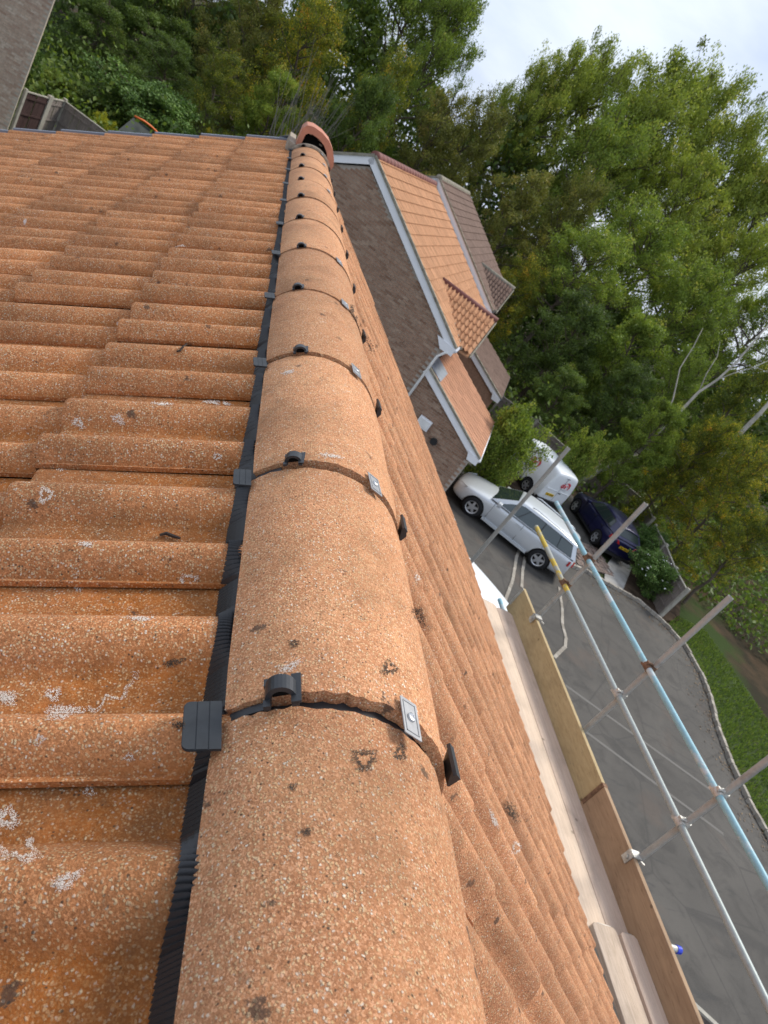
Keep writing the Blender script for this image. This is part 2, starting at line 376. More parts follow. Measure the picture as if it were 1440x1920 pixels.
M['leaf_bright'] = leafmat('fresh green leaves', [(0, (0.122, 0.156, 0.024)), (.5, (0.255, 0.315, 0.048)), (.85, (0.417, 0.429, 0.076)), (1, (0.592, 0.501, 0.118))])
M['leaf_olive'] = leafmat('olive brown leaves', [(0, (0.071, 0.078, 0.022)), (.4, (0.141, 0.155, 0.034)), (.75, (0.224, 0.218, 0.049)), (1, (0.313, 0.218, 0.062))])
M['leaf_autumn'] = leafmat('yellowing leaves', [(0, (0.057, 0.083, 0.016)), (.45, (0.131, 0.164, 0.022)), (.72, (0.302, 0.293, 0.028)), (.9, (0.600, 0.459, 0.039)), (1, (0.564, 0.239, 0.047))])
M['leaf_laurel'] = leafmat('glossy green leaves', [(0, (0.049, 0.096, 0.025)), (.5, (0.106, 0.191, 0.042)), (.9, (0.187, 0.287, 0.063)), (1, (0.287, 0.367, 0.084))], .15)
M['leaf_lime'] = leafmat('lime leaves', [(0, (0.198, 0.223, 0.021)), (.6, (0.440, 0.446, 0.042)), (1, (0.600, 0.573, 0.070))])
M['bark'] = simple('bark', (.105, .085, .065), .95, .15, 0, 6, .35, .01)
M['bark_pale'] = simple('pale bleached bark', (.36, .34, .29), .9, .2, 0, 3, .3, .01)

# car paints
M['silver'] = simple('silver paint', (.62, .65, .67), .36, .5, .35, 0, 0, 0, .6)
M['vanwhite'] = simple('white paint', (.80, .83, .84), .35, .5, 0, 2, .03, 0, .3)
M['navy'] = simple('navy paint', (.012, .012, .062), .32, .5, .3, 0, 0, 0, .7)
M['glass'] = simple('dark tinted glass', (.020, .032, .030), .08, .6)
M['glass_side'] = simple('grey tinted glass', (.085, .105, .105), .12, .6)
M['rubber'] = simple('tyre rubber', (.016, .016, .017), .85, .3)
M['alloy'] = simple('alloy', (.58, .59, .61), .32, .5, .7)
M['trim'] = simple('black trim', (.018, .018, .019), .55, .4)
M['redlight'] = simple('red lamp', (.42, .008, .012), .15, .6)
M['lens'] = simple('lamp glass', (.55, .58, .60), .12, .6)
M['plate'] = simple('yellow plate', (.72, .47, .02), .45, .4)
M['red'] = simple('red print', (.62, .05, .07), .6, .3)
M['greyprint'] = simple('grey print', (.26, .27, .30), .6, .3)

# ------------------------------------------------------------------ ground, road, kerbs
def sheet(name, pts, z, mat, kind='structure', label=None):
    mb = MB(); mb.add([(p[0], p[1], z) for p in pts], [tuple(range(len(pts)))])
    o = mb.build(name, M[mat]); o['kind'] = kind
    if o.data.polygons[0].normal.z < 0: o.data.flip_normals()
    return o
sheet('ground', [(-260, -80), (260, -80), (260, 380), (-260, 380)], GZ - .05, 'ground')
KERB = [(14.2, 18.9), (14.9, 19.35), (15.75, 19.6), (16.5, 19.5), (17.5, 19.5), (18.4, 19.45), (19.15, 18.9), (19.75, 17.9), (19.6, 16.4), (19.2, 15.2), (18.45, 13.7), (17.95, 12.2), (17.7, 11), (17.6, 9.6), (17.5, 6), (17.4, -6)]
road = [(1.5, -12), (1.5, 24), (12.5, 24), (13.2, 26.5), (17.5, 28.0), (19.3, 24.8), (18.5, 22.6), (16.6, 21.9), (16.2, 20.4)] + KERB[3:] + [(17.4, -12)]
sheet('road', road, GZ, 'asphalt')
sheet('lawn', [(17.5, 9), (17.55, 10), (17.9, 12.2), (18.4, 13.7), (19.2, 15.2), (19.6, 16.4), (19.7, 17.9), (19.4, 18.9), (20.6, 19.6), (22.0, 18.6), (22.6, 17), (22.0, 14), (21.0, 11), (20.4, 8), (20.4, -6), (17.4, -6)], GZ + .03, 'grass')
sheet('garden_ground', [(-40, 8), (-1.0, 8), (-1.0, 60), (-40, 60)], GZ - .02, 'grass')
sheet('flower_bed', [(11.5, 21.9), (14.0, 21.0), (14.6, 26), (12.6, 27)], GZ + .02, 'soil')
sheet('shrub_bed', [(17.6, 19.65), (18.5, 19.6), (19.5, 19.1), (20.6, 19.7), (24, 24.4), (22.2, 25.2), (19.7, 22.6)], GZ + .024, 'soil')
sheet('path', [(16.7, 19.7), (17.6, 19.7), (18.6, 20.4), (19.6, 22.4), (18.7, 22.7), (17.4, 21.0)], GZ + .012, 'slab')
def rowpath(pts, step):
    out_ = []; pts = [Vector((*p, 0)) for p in pts]; acc = 0
    for a, b in zip(pts, pts[1:]):
        L = (b - a).length; d = (b - a).normalized(); t = acc
        while t < L: out_.append((a + d * t, math.atan2(d.y, d.x))); t += step
        acc = t - L
    return out_
kb = MB().box(-.11, .11, -.055, .055, -.05, .12).mesh('kerb_stone', M['kerb'])
ke = empty('kerb', (0, 0, 0)); ke['kind'] = 'structure'
pieces(ke, 'kerb_stone', kb, [Matrix.Translation((p.x + random.uniform(-.01, .01), p.y + random.uniform(-.01, .01), GZ + random.uniform(-.015, .01))) @ Matrix.Rotation(a + random.uniform(-.06, .06), 4, 'Z') for p, a in rowpath(KERB, .235)], 300)
eb = MB().box(-.12, .12, -.05, .05, -.04, .025).mesh('edging_stone', M['kerb'])
ed = empty('drive_edging', (0, 0, 0)); ed['kind'] = 'structure'
lines = [[(13.54, 17.25), (13.2, 16.1), (12.84, 15.2), (12.73, 14.6), (12.5, 14.1), (12.19, 13.76), (11.72, 13.24)], [(12.25, 18.4), (11.98, 17.89), (11.29, 16.23), (10.65, 15.0), (9.8, 14.0)], [(12.4, 18.1), (12.0, 17.2), (11.6, 16.1)]]
pieces(ed, 'edging_stone', eb, [Matrix.Translation((p.x, p.y, GZ)) @ Matrix.Rotation(a + random.uniform(-.05, .05), 4, 'Z') for L in lines for p, a in rowpath(L, .25)], 300)
# worn setts under the blue car's drive end
ce = empty('sett_paving', (0, 0, 0)); ce['kind'] = 'structure'
cb = MB().box(-.095, .095, -.055, .055, -.03, .02).mesh('sett', M['cobble']); mats = []
for i in range(22):
    for j in range(9):
        p = Vector((14.9 + i * .125, 19.75 + j * .205, 0)); p.y += i * .04
        if random.random() < .12: continue
        mats.append(Matrix.Translation((p.x + (j % 2) * .06, p.y, GZ + random.uniform(0, .012))) @ Matrix.Rotation(PI / 2 + .3 + random.uniform(-.05, .05), 4, 'Z'))
pieces(ce, 'sett', cb, mats, 300)
seam = MB()
for a, b in [((11.81, 12.37), (16.6, 10.6)), ((11.2, 11.2), (15.6, 9.4))]:
    d = Vector((b[0] - a[0], b[1] - a[1], 0)).normalized(); n = Vector((-d.y, d.x, 0)) * .05
    seam.add([(a[0] - n.x, a[1] - n.y, GZ + .004), (b[0] - n.x, b[1] - n.y, GZ + .004), (b[0] + n.x, b[1] + n.y, GZ + .004), (a[0] + n.x, a[1] + n.y, GZ + .004)], [(0, 1, 2, 3)])
seam.build('road_seam', simple('pale tar seam', (.14, .132, .12), .9))['kind'] = 'structure'

M['litter'] = leafmat('leaf litter brown', [(0, (.045, .028, .015)), (.6, (.11, .065, .03)), (1, (.20, .12, .04))], .1) if 'leafmat' in globals() else None
# fallen leaves along the kerb and grass blades
def scatter_quads(name, P, size, mat, tilt=.5, tint=None, aspect=.6):
    n = len(P); a = rng.uniform(0, 2 * PI, n); s = size * rng.uniform(.6, 1.3, n)
    u = np.stack([np.cos(a), np.sin(a), rng.uniform(-tilt, tilt, n)], 1); v = np.stack([-np.sin(a), np.cos(a), rng.uniform(-tilt, tilt, n)], 1) * aspect
    V = np.stack([P - u * s[:, None] / 2, P + v * s[:, None] / 2, P + u * s[:, None] / 2, P - v * s[:, None] / 2], 1).reshape(-1, 3)
    return np_mesh(name, V, np.arange(4 * n).reshape(-1, 4), M[mat], rng.uniform(0, 1, n) if tint is None else tint)
kp = rowpath(KERB[2:], .01); idx = rng.integers(0, len(kp), 1300)
P = np.array([[kp[i][0].x - math.sin(kp[i][1]) * 0, kp[i][0].y, GZ + .02] for i in idx]); off = np.abs(rng.normal(0, .35, len(P)))
ang = np.array([kp[i][1] for i in idx]); P[:, 0] += np.sin(ang) * off; P[:, 1] -= np.cos(ang) * off
o = link('fallen_leaves', scatter_quads('fallen_leaves', P, .07, 'litter', .2, rng.uniform(.0, 1., len(P)))); tag(o, 'brown and yellow fallen leaves lying along the kerb of the drive', 'leaves', kind='stuff')
n = 26000; P = np.stack([rng.uniform(17.5, 22.3, n), rng.uniform(5, 20, n), np.full(n, GZ + .05)], 1)
kx = np.interp(P[:, 1], [5, 9, 10, 12.2, 13.7, 15.2, 16.4, 17.9, 18.9, 20], [17.5, 17.55, 17.6, 17.9, 18.4, 19.2, 19.6, 19.7, 19.4, 20.6])
P = P[P[:, 0] > kx + .1]; n = len(P); a = rng.uniform(0, 2 * PI, n); h = rng.uniform(.04, .12, n)
u = np.stack([np.cos(a), np.sin(a), np.zeros(n)], 1) * .02; up = np.stack([rng.normal(0, .03, n), rng.normal(0, .03, n), h], 1)
V = np.stack([P - u, P + u, P + u * .3 + up, P - u * .3 + up], 1).reshape(-1, 3)
o = link('grass', np_mesh('grass', V, np.arange(4 * n).reshape(-1, 4), M['leaf_dark'], rng.uniform(.1, .9, n))); tag(o, 'short green lawn grass beyond the kerb', 'grass', kind='stuff')

# ------------------------------------------------------------------ the tiled house under the camera
TL, GAUGE = .2801, .3049
def tile_profile(w_, hs=1., lip=.0095):
    def b(c, hw): 
        t = (w_ - c) / hw
        return math.cos(t * PI / 2) ** .95 if abs(t) < 1 else 0
    z = .030 * max(b(.042, .038), 0) + .027 * b(.180, .047)
    if w_ < .006: z = max(z, lip / hs)
    return z * hs
def tile_mesh(name, mat, length, w0=0., w1=.2825, nw=36, ns=2, hs=1., th=.013, tail=.019, lip=.0095):
    """x = down the slope from head (0) to tail (length), y = across, z = out of the roof"""
    vs = []; fs = []; ys = [w0 + (w1 - w0) * i / nw for i in range(nw + 1)]
    xs = [length * i / ns for i in range(ns + 1)]; xs.insert(-1, length - .006)
    for i, x in enumerate(xs):
        for y in ys:
            z = tile_profile(y, hs, lip) + tail * (x / GAUGE); 
            if i == len(xs) - 1: z -= .003
            vs.append((x, y + .0, z))
    n = nw + 1; ns2 = len(xs) - 1
    for i in range(ns2):
        for k in range(nw): fs.append((i * n + k, (i + 1) * n + k, (i + 1) * n + k + 1, i * n + k + 1))
    b0 = len(vs)                                   # tail face, lower edge
    for y in ys: vs.append((length - .001, y, tile_profile(y, hs, lip) + tail * (length / GAUGE) - th - .004))
    for k in range(nw): fs.append((ns2 * n + k, b0 + k, b0 + k + 1, ns2 * n + k + 1))
    for k, s_ in ((0, 1), (nw, -1)):               # side faces
        c = len(vs); vs += [(0, ys[k], vs[k][2] - (.006 if k == 0 and w0 == 0 else th)), (length - .001, ys[k], vs[ns2 * n + k][2] - (.006 if k == 0 and w0 == 0 else th))]
        for i in range(ns2 - 1): pass
        poly = [i * n + k for i in range(ns2 + 1)] + [c + 1, c]
        fs.append(tuple(poly) if s_ > 0 else tuple(reversed(poly)))
    me = bpy.data.meshes.new(name); me.from_pydata(vs, [], fs); me.materials.append(mat)
    for p in me.polygons: p.use_smooth = len(p.vertices) == 4 and p.index < ns2 * nw
    me.update()
    try: me.set_sharp_from_angle(angle=R_(45))
    except Exception: pass
    return me
house = empty('tiled_house', (0, 0, GZ)); HZ = -GZ
tag(house, 'house with sanded orange double-roll roof tiles and dry ridge right under the viewer', 'house')
Th = Matrix.Translation((0, 0, HZ))
PL, PRr = R_(31.8), R_(36.3)
TY = .427
tl = tile_mesh('roof_tile', M['tile'], .40, hs=1.22); tl0 = tile_mesh('roof_tile', M['tile'], .375)
tlh = tile_mesh('roof_tile', M['tile'], .40, 0, .135, 16, hs=1.22)
tr = tile_mesh('roof_tile', M['tile_right'], .40, hs=1.5, lip=.003, tail=.006); trh = tile_mesh('roof_tile', M['tile_right'], .40, .1395, .2795, 16)
def frame(origin, xd, yd):
    x = Vector(xd).normalized(); y = Vector(yd).normalized(); z = x.cross(y)
    A = Matrix.Identity(4)
    for i in range(3): A[i][0] = x[i]; A[i][1] = y[i]; A[i][2] = z[i]; A[i][3] = origin[i]
    return A
tiles = []
# left slope: x down-slope (-cos,0,-sin); across must give z up => y = -Y
xl = Vector((-math.cos(PL), 0, -math.sin(PL))); nl = Vector((-math.sin(PL), 0, math.cos(PL)))
ql = Vector((-.124, 0, -.053)) - nl * .050
# mirrored profile mesh so that the overlap edge faces the viewer: y across = -Y, so mirror the mesh in y
def mirror_y(me):
    m2 = me.copy(); V = np.empty(len(me.vertices) * 3, np.float32); m2.vertices.foreach_get('co', V); V[1::3] *= -1; m2.vertices.foreach_set('co', V); m2.flip_normals(); m2.update(); return m2
tlm, tlhm = mirror_y(tl), mirror_y(tlh)
def cam_dist(v): return (Vector(v) - Vector(CAM)).length
plan = []
for c in range(0, 9):
    tail = .3097 + GAUGE * c
    length = .40 if c else .36
    for k in range(-3, 19):
        y = TY + TL * k; org = ql + xl * (tail - .40) + Vector((0, y, 0))
        J = Matrix.Translation((random.uniform(-.004, .004), random.uniform(-.001, .001), 0)) @ Matrix.Rotation(random.gauss(0, .006), 4, 'X') @ Matrix.Rotation(random.gauss(0, .004), 4, 'Y') @ Matrix.Rotation(random.gauss(0, .004), 4, 'Z')
        A = frame(org, xl, (0, -1, 0)) @ J
        plan.append((cam_dist(org), tlhm if k == 18 else tlm, A))
xr = Vector((math.cos(PRr), 0, -math.sin(PRr))); nr = Vector((math.sin(PRr), 0, math.cos(PRr)))
qr = Vector((.12, 0, -.060)) - nr * .051
EL = 3.74
for c in range(0, 13):
    tail = EL - GAUGE * c
    if tail < .1: continue
    for k in range(-2, 19):
        y = TY + TL * k + .1; org = qr + xr * (tail - .40) + Vector((0, y, 0))
        if c == 0 and k < -1: continue
        J = Matrix.Translation((random.uniform(-.005, .005), random.uniform(-.001, .001), 0)) @ Matrix.Rotation(random.gauss(0, .003), 4, 'X') @ Matrix.Rotation(random.gauss(0, .002), 4, 'Y') @ Matrix.Rotation(random.gauss(0, .004), 4, 'Z')
        if y > 5.35: continue
        A = frame(org, xr, (0, 1, 0)) @ J
        plan.append((cam_dist(org) * 1.25, tr, A))
plan.sort(key=lambda t: t[0])
for d, me, A in plan[:300]: link('roof_tile', me, house, None, Th @ A)
rest = {}
for d, me, A in plan[300:]: rest.setdefault(me.materials[0].name, []).append((me, A))
VV = []; FF = []; MI = []; n0 = 0; ms = []
for i, (mn, lst) in enumerate(rest.items()):
    ms.append(bpy.data.materials[mn])
    for me, A in lst:
        V, Fs = mesh_arrays(me); A = np.array(Th @ A); VV.append(V @ A[:3, :3].T + A[:3, 3]); FF += [tuple(j + n0 for j in f) for f in Fs]; MI += [i] * len(Fs); n0 += len(V)
me = bpy.data.meshes.new('roof_tile'); me.from_pydata(np.concatenate(VV).tolist(), [], FF)
for m_ in ms: me.materials.append(m_)
me.polygons.foreach_set('material_index', MI); me.update()
o = link('roof_tile', me, house); o['kind'] = 'stuff'
# underlay and walls
mb = MB()
mb.prism([(-3.2, -2.06), (.0, -.075), (.01, -.13), (-3.2, -2.12)], 'y', -1.2, 5.57)
mb.prism([(.02, -.075), (3.05, -2.30), (3.05, -2.36), (.01, -.13)], 'y', -1.2, 5.57)
mb.build('underlay', M['dark'], house, Th)
mb = MB().prism([(-2.9, GZ), (2.85, GZ), (2.85, -2.35), (.0, -.22), (-2.9, -2.0)], 'y', -1.5, 5.5); mb.build('wall', M['brick'], house, Th)
MB().box(3.06, 3.10, -1.2, 5.6, -2.52, -2.34).build('fascia', M['white'], house, Th)
# verge trims, one per course
vb = MB()
vb.box(-.0, .335, -.020, .012, -.03, .046); vm = vb.mesh('verge_unit', M['verge'])
for c in range(0, 9):
    org = ql + xl * (.3097 + GAUGE * c - .335) + Vector((0, 5.605, 0)); link('verge_unit', vm, house, None, Th @ frame(org, xl, (0, -1, 0)) @ Matrix.Rotation(-.055, 4, 'Y'))
vm2 = MB().box(0, .335, -.03, .004, -.04, .016).mesh('verge_unit', M['mortar'])
for c in range(0, 12):
    org = qr + xr * (EL - GAUGE * c - .335) + Vector((0, 5.60, 0)); link('verge_unit', vm2, house, None, Th @ frame(org, xr, (0, 1, 0)) @ Matrix.Rotation(-.055, 4, 'Y'))

# ridge tiles
RC = Vector((.0205, 0, -.1175)); RR = .147; RY0 = .4748
A0, A1 = math.atan2(.0675, -.1300), math.atan2(.0545, .1365)
def arc_slab(r0, r1, a0, a1, y0, y1, n=40, ny=6, rough=0., seed=0):
    rs = random.Random(seed); vs = []; fs = []
    ys = [y0 + (y1 - y0) * j / ny for j in range(ny + 1)]
    e0 = [rs.gauss(0, rough) for _ in range(n + 1)]; e1 = [rs.gauss(0, rough) for _ in range(n + 1)]
    for rr in (r1, r0):
        for j, y in enumerate(ys):
            for i in range(n + 1):
                a = a0 + (a1 - a0) * i / n; yy = y + (e0[i] if j == 0 else e1[i] if j == ny else 0)
                ro = rr - (.0025 if (rr == r1 and j in (0, ny)) else 0)
                vs.append((RC.x + ro * math.cos(a), yy, RC.z + ro * math.sin(a)))
    m_ = n + 1; B = (ny + 1) * m_
    for j in range(ny):
        for i in range(n):
            fs.append((j * m_ + i, j * m_ + i + 1, (j + 1) * m_ + i + 1, (j + 1) * m_ + i)); fs.append((B + j * m_ + i, B + (j + 1) * m_ + i, B + (j + 1) * m_ + i + 1, B + j * m_ + i + 1))
        for i in (0, n): fs.append((j * m_ + i, (j + 1) * m_ + i, B + (j + 1) * m_ + i, B + j * m_ + i))
    for j in (0, ny):
        for i in range(n): fs.append((j * m_ + i, j * m_ + i + 1, B + j * m_ + i + 1, B + j * m_ + i))
    return vs, fs
rt = []
for sd_ in range(3):
    mb = MB(); vs, fs = arc_slab(RR - .017, RR, A0, A1, .0, .4365, 44, 8, .0011, sd_)
    # small inset rows next to the ends give a soft worn arris
    mb.add(vs, fs); me = mb.mesh('ridge_tile', M['ridge'])
    me.polygons.foreach_set('use_smooth', [True] * len(me.polygons)); me.set_sharp_from_angle(angle=R_(50)); rt.append(me)
clipA = 0
for k in range(-2, 11):
    if k == 10: continue
    y = RY0 + .45 * k + .0075
    J = Matrix.Translation(((-.003 if k == -1 else random.uniform(-.0015, .002)), 0, random.uniform(-.002, .0015) - (.007 if k == -1 else 0))) @ Matrix.Rotation(-.008 + random.gauss(0, .003), 4, 'X') @ Matrix.Rotation(random.gauss(0, .003), 4, 'Z')
    link('ridge_tile', rt[k % 3], house, None, Th @ Matrix.Translation((0, y, 0)) @ J)
# final ridge length under the vent
y = RY0 + .45 * 10
mb = MB(); vs, fs = arc_slab(RR - .017, RR - .004, A0, A1, y - .012, 5.60, 30, 2); mb.add(vs, fs); o = mb.build('ridge_tile', M['ridge'], house, Th); autosmooth(o, 50)

def arcp(a, r): return Vector((RC.x + r * math.cos(a), 0, RC.z + r * math.sin(a)))
# union strip below each joint
mu = MB(); vs, fs = arc_slab(RR - .026, RR - .0185, A0 - .03, A1 + .03, -.028, .028, 30, 2); mu.add(vs, fs)
# raised lip at the left flank
vs, fs = arc_slab(RR - .018, RR - .006, A0 - .02, A0 - .30, -.0045, .0045, 10, 1); mu.add(vs, fs)
mu = mu.mesh('ridge_union', M['black_plastic'], True); mu.set_sharp_from_angle(angle=R_(40))
# ventilating hook: an arch with wings standing over the joint at the upper left
hk = MB()
pts = []
for i in range(13):
    t = PI * i / 12; pts.append((-.0115 * math.cos(t), .0125 * math.sin(t)))
outer = [(-.0165, -.004), (-.0165, .004)] + [(-.0155 * math.cos(PI * i / 12), .004 + .0155 * math.sin(PI * i / 12)) for i in range(1, 12)] + [(.0165, .004), (.0165, -.004)]
inner = [(.0105, -.004), (.0105, .003)] + [(.0105 * math.cos(PI * i / 12), .003 + .0105 * math.sin(PI * i / 12)) for i in range(1, 12)] + [(-.0105, .003), (-.0105, -.004)]
poly = outer + inner
n = len(outer)
def strip(mb, o_, i_, y0, y1):
    vs = [(p[0], y0, p[1]) for p in o_] + [(p[0], y0, p[1]) for p in i_] + [(p[0], y1, p[1]) for p in o_] + [(p[0], y1, p[1]) for p in i_]
    n = len(o_); fs = []
    for k in range(n - 1):
        fs += [(k, k + 1, n + k + 1, n + k), (2 * n + k, 3 * n + k, 3 * n + k + 1, 2 * n + k + 1), (k, 2 * n + k, 2 * n + k + 1, k + 1), (n + k, n + k + 1, 3 * n + k + 1, 3 * n + k)]
    for k in (0, n - 1): fs.append((k, n + k, 3 * n + k, 2 * n + k))
    mb.add(vs, fs)
strip(hk, outer, list(reversed(inner)), -.007, .012)
for sx_, y0, y1 in ((-1, -.016, -.007), (1, -.016, -.007), (-1, .012, .022), (1, .012, .023)):
    hk.box(min(sx_ * .0105, sx_ * .0175), max(sx_ * .0105, sx_ * .0175), y0, y1, -.001, .005)
hk.box(.0105, .0205, -.016, .023, .003, .0065)
hk = hk.mesh('ridge_hook', M['black_plastic'])
hv = MB(); hv.add([(-.0105, .006, -.006), (.0105, .006, -.006), (.0095, .006, .008), (.006, .006, .012), (0, .006, .0135), (-.006, .006, .012), (-.0095, .006, .008)], [tuple(range(7))]); hv = hv.mesh('hook_mouth', M['dark'])
# side tab lying on the left tiles
def round_rect(x0, x1, y0, y1, r, corners=(1, 1, 1, 1)):
    out_ = []
    for (cx, cy, a0), c in zip([(x1 - r, y1 - r, 0), (x0 + r, y1 - r, 90), (x0 + r, y0 + r, 180), (x1 - r, y0 + r, 270)], corners):
        if c: out_ += [(cx + r * math.cos(R_(a0 + 15 * i)), cy + r * math.sin(R_(a0 + 15 * i))) for i in range(7)]
        else: out_.append((cx + (r if a0 in (0, 270) else -r), cy + (r if a0 in (0, 90) else -r)))
    return out_
tb = MB(); tb.prism(round_rect(0, .034, -.0275, .0275, .007, (1, 0, 0, 1)), 'z', 0, .0022)
tb.prism(round_rect(0, .0105, -.0275, .0275, .001, (0, 0, 0, 0)), 'z', .0021, .0030); tb.prism(round_rect(.0115, .0215, -.0272, .0272, .001, (0, 0, 0, 0)), 'z', .0021, .0030); tb.prism(round_rect(.0225, .0335, -.027, .027, .006, (1, 0, 0, 1)), 'z', .0021, .0030)
tb = tb.mesh('ridge_tab', M['tab'])
# clamp plate with screw
pm = MB(); pm.prism(round_rect(-.0115, .0115, -.023, .023, .0015), 'z', 0, .0012)
for a_, b_ in (((-.0085, -.0078), (-.019, .019)), ((.0078, .0085), (-.019, .019)), ((-.0085, .0085), (.0183, .019)), ((-.0085, .0085), (-.019, -.0183))): pm.box(a_[0], a_[1], b_[0], b_[1], .0011, .0019)
pm = pm.mesh('clamp_plate', M['metal'])
scm = MB().tube([(0, 0, .001), (0, 0, .0035), (0, 0, .0042)], [.0052, .0048, .003], 14); scm.box(-.0008, .0008, -.0028, .0028, .0040, .0046); scm.box(-.0028, .0028, -.0008, .0008, .0040, .0046); scm = scm.mesh('screw', M['screw'])
# right side wedge
rw = MB(); rw.prism([(0, 0), (.030, -.022), (.034, -.020), (.030, -.004), (.012, .006), (.002, .006)], 'y', -.017, .015); rw.box(-.003, .012, -.026, .020, .001, .007); rw = rw.mesh('ridge_wedge', M['black_plastic'])
aH = math.atan2(.006 + .1175 - .003, -.0812 - .0205 + .012); aC = math.atan2(.022 + .12, .052 - .018)
for k in range(0, 11):
    y = RY0 + .45 * k
    link('ridge_union', mu, house, None, Th @ Matrix.Translation((0, y, 0)))
    ah = aH + random.uniform(-.05, .05) - (.0 if k else .0)
    B = Matrix.Translation(Vector((0, y, 0)) + arcp(ah, RR + .0005)) @ Matrix.Rotation(PI / 2 - ah, 4, 'Y')
    o = link('ridge_hook', hk, house, None, Th @ B @ Matrix.Rotation(random.uniform(-.12, .02), 4, 'Z') @ Matrix.Diagonal((.92, .9, .9, 1) if k == 0 else (.78, .8, .62, 1))); link('hook_mouth', hv, o)
    ac = aC + random.uniform(-.06, .06)
    if k not in (5, 6):
        B = Matrix.Translation(Vector((0, y, 0)) + arcp(ac, RR + .001)) @ Matrix.Rotation(PI / 2 - ac, 4, 'Y') @ Matrix.Rotation(random.uniform(-.1, .1), 4, 'Z')
        o = link('clamp_plate', pm, house, None, Th @ B); link('screw', scm, o)
    # tab on the left: lies on the tiles
    x0 = -.1105; zc = -.046 - .003
    B = frame((x0, y - .018 + random.uniform(-.004, .004), -.0475 + random.uniform(-.002, .003)), (-math.cos(PL * .75), 0, -math.sin(PL * .75)), (0, -1, 0)) @ Matrix.Rotation(random.uniform(-.06, .1), 4, 'Z')
    link('ridge_tab', tb, house, None, Th @ B @ Matrix.Diagonal((1, 1, 1, 1) if k == 0 else (.74, .8, 1, 1)))
    B = Matrix.Translation((.131, y + .012, -.014)) @ Matrix.Diagonal((.62, .86, .7, 1)) @ Matrix.Rotation(R_(28), 4, 'Y') @ Matrix.Rotation(random.uniform(-.06, .06), 4, 'Z')
    link('ridge_wedge', rw, house, None, Th @ B)
# pleated roll along both flanks
def roll(side):
    vs = []; fs = []; y = -.25; i = 0; nl_ = 7
    while y < 5.58:
        rib = .0024 if i % 2 else -.0018
        wv = (y - TY) % TL
        h = tile_profile(wv if side < 0 else (TL - wv), 1.22) 
        for j in range(nl_):
            t = j / (nl_ - 1)
            if side < 0:
                xo = -.1148 - .010 * (h / .0366) - .0015 * math.sin(y * 9)
                zo = ql.z - (ql.x - xo) * math.tan(PL) + (h + .0060) / math.cos(PL) + .0035
                x = -.098 + (xo + .098) * t; z = -.060 + (zo + .060) * t
                z += rib * (1 if 0 < j else .3) + .004 * math.sin(PI * t)
            else:
                xo = .165 + .008 * (h / .027); zo = -.06 - math.tan(PRr) * (xo - .12) - .030 + h
                x = .150 + (xo - .150) * t; z = -.058 + (zo + .058) * t + rib
            vs.append((x, y, z))
        y += .0027 + .0007 * math.sin(y * 40); i += 1
    for a in range(i - 1):
        for j in range(nl_ - 1): fs.append((a * nl_ + j, a * nl_ + j + 1, (a + 1) * nl_ + j + 1, (a + 1) * nl_ + j))
    mb = MB(); mb.add(vs, fs); return mb.build('ridge_roll', M['roll'], house, Th)
roll(-1); roll(1)
# vent terminal at the far end of the ridge
vent = MB()
op = [(-.104, -.035), (-.114, .080), (-.098, .110), (-.06, .124), (0, .124), (.06, .108), (.106, .076), (.140, .034), (.156, .000), (.150, -.050)]
ip = [(-.076, -.035), (-.082, .058), (-.070, .074), (-.044, .083), (0, .083), (.044, .070), (.080, .044), (.106, .008), (.120, -.020), (.116, -.050)]
strip(vent, op, ip, 5.05, 5.34)
o = vent.build('ridge_vent', M['terracotta'], house, Th); autosmooth(o, 35)
g = MB(); g.add([(-.095, 5.13, -.02), (-.098, 5.13, .075), (-.05, 5.13, .105), (0, 5.13, .105), (.052, 5.13, .09), (.095, 5.13, .062), (.128, 5.13, .024), (.145, 5.13, -.02), (.1, 5.13, 0), (0, 5.13, .02)], [tuple(range(10))])
g.build('grille', M['dark'], o)
for gx, gz_ in ((-.07, .07), (-.04, .078), (.0, .07), (.02, .05)): MB().box(gx, gx + .022, 5.118, 5.128, gz_, gz_ + .009).build('mortar_bit', M['mortar'], o)
mb = MB(); vs, fs = arc_slab(RR - .004, RR + .012, A0, A1, 4.99, 5.055, 30, 1); mb.add(vs, fs); o2 = mb.build('mortar_collar', M['mortar'], house, Th); autosmooth(o2, 50)
MB().box(-.150, -.108, 5.02, 5.60, -.075, -.02).build('mortar_bed', M['mortar'], house, Th)
mb = MB().tube([(-.21, 5.63, -.115), (-.17, 5.63, -.075), (-.13, 5.62, -.045), (-.105, 5.60, -.03)], .009, 8); mb.build('verge_end_cap', M['black_plastic'], house, Th)

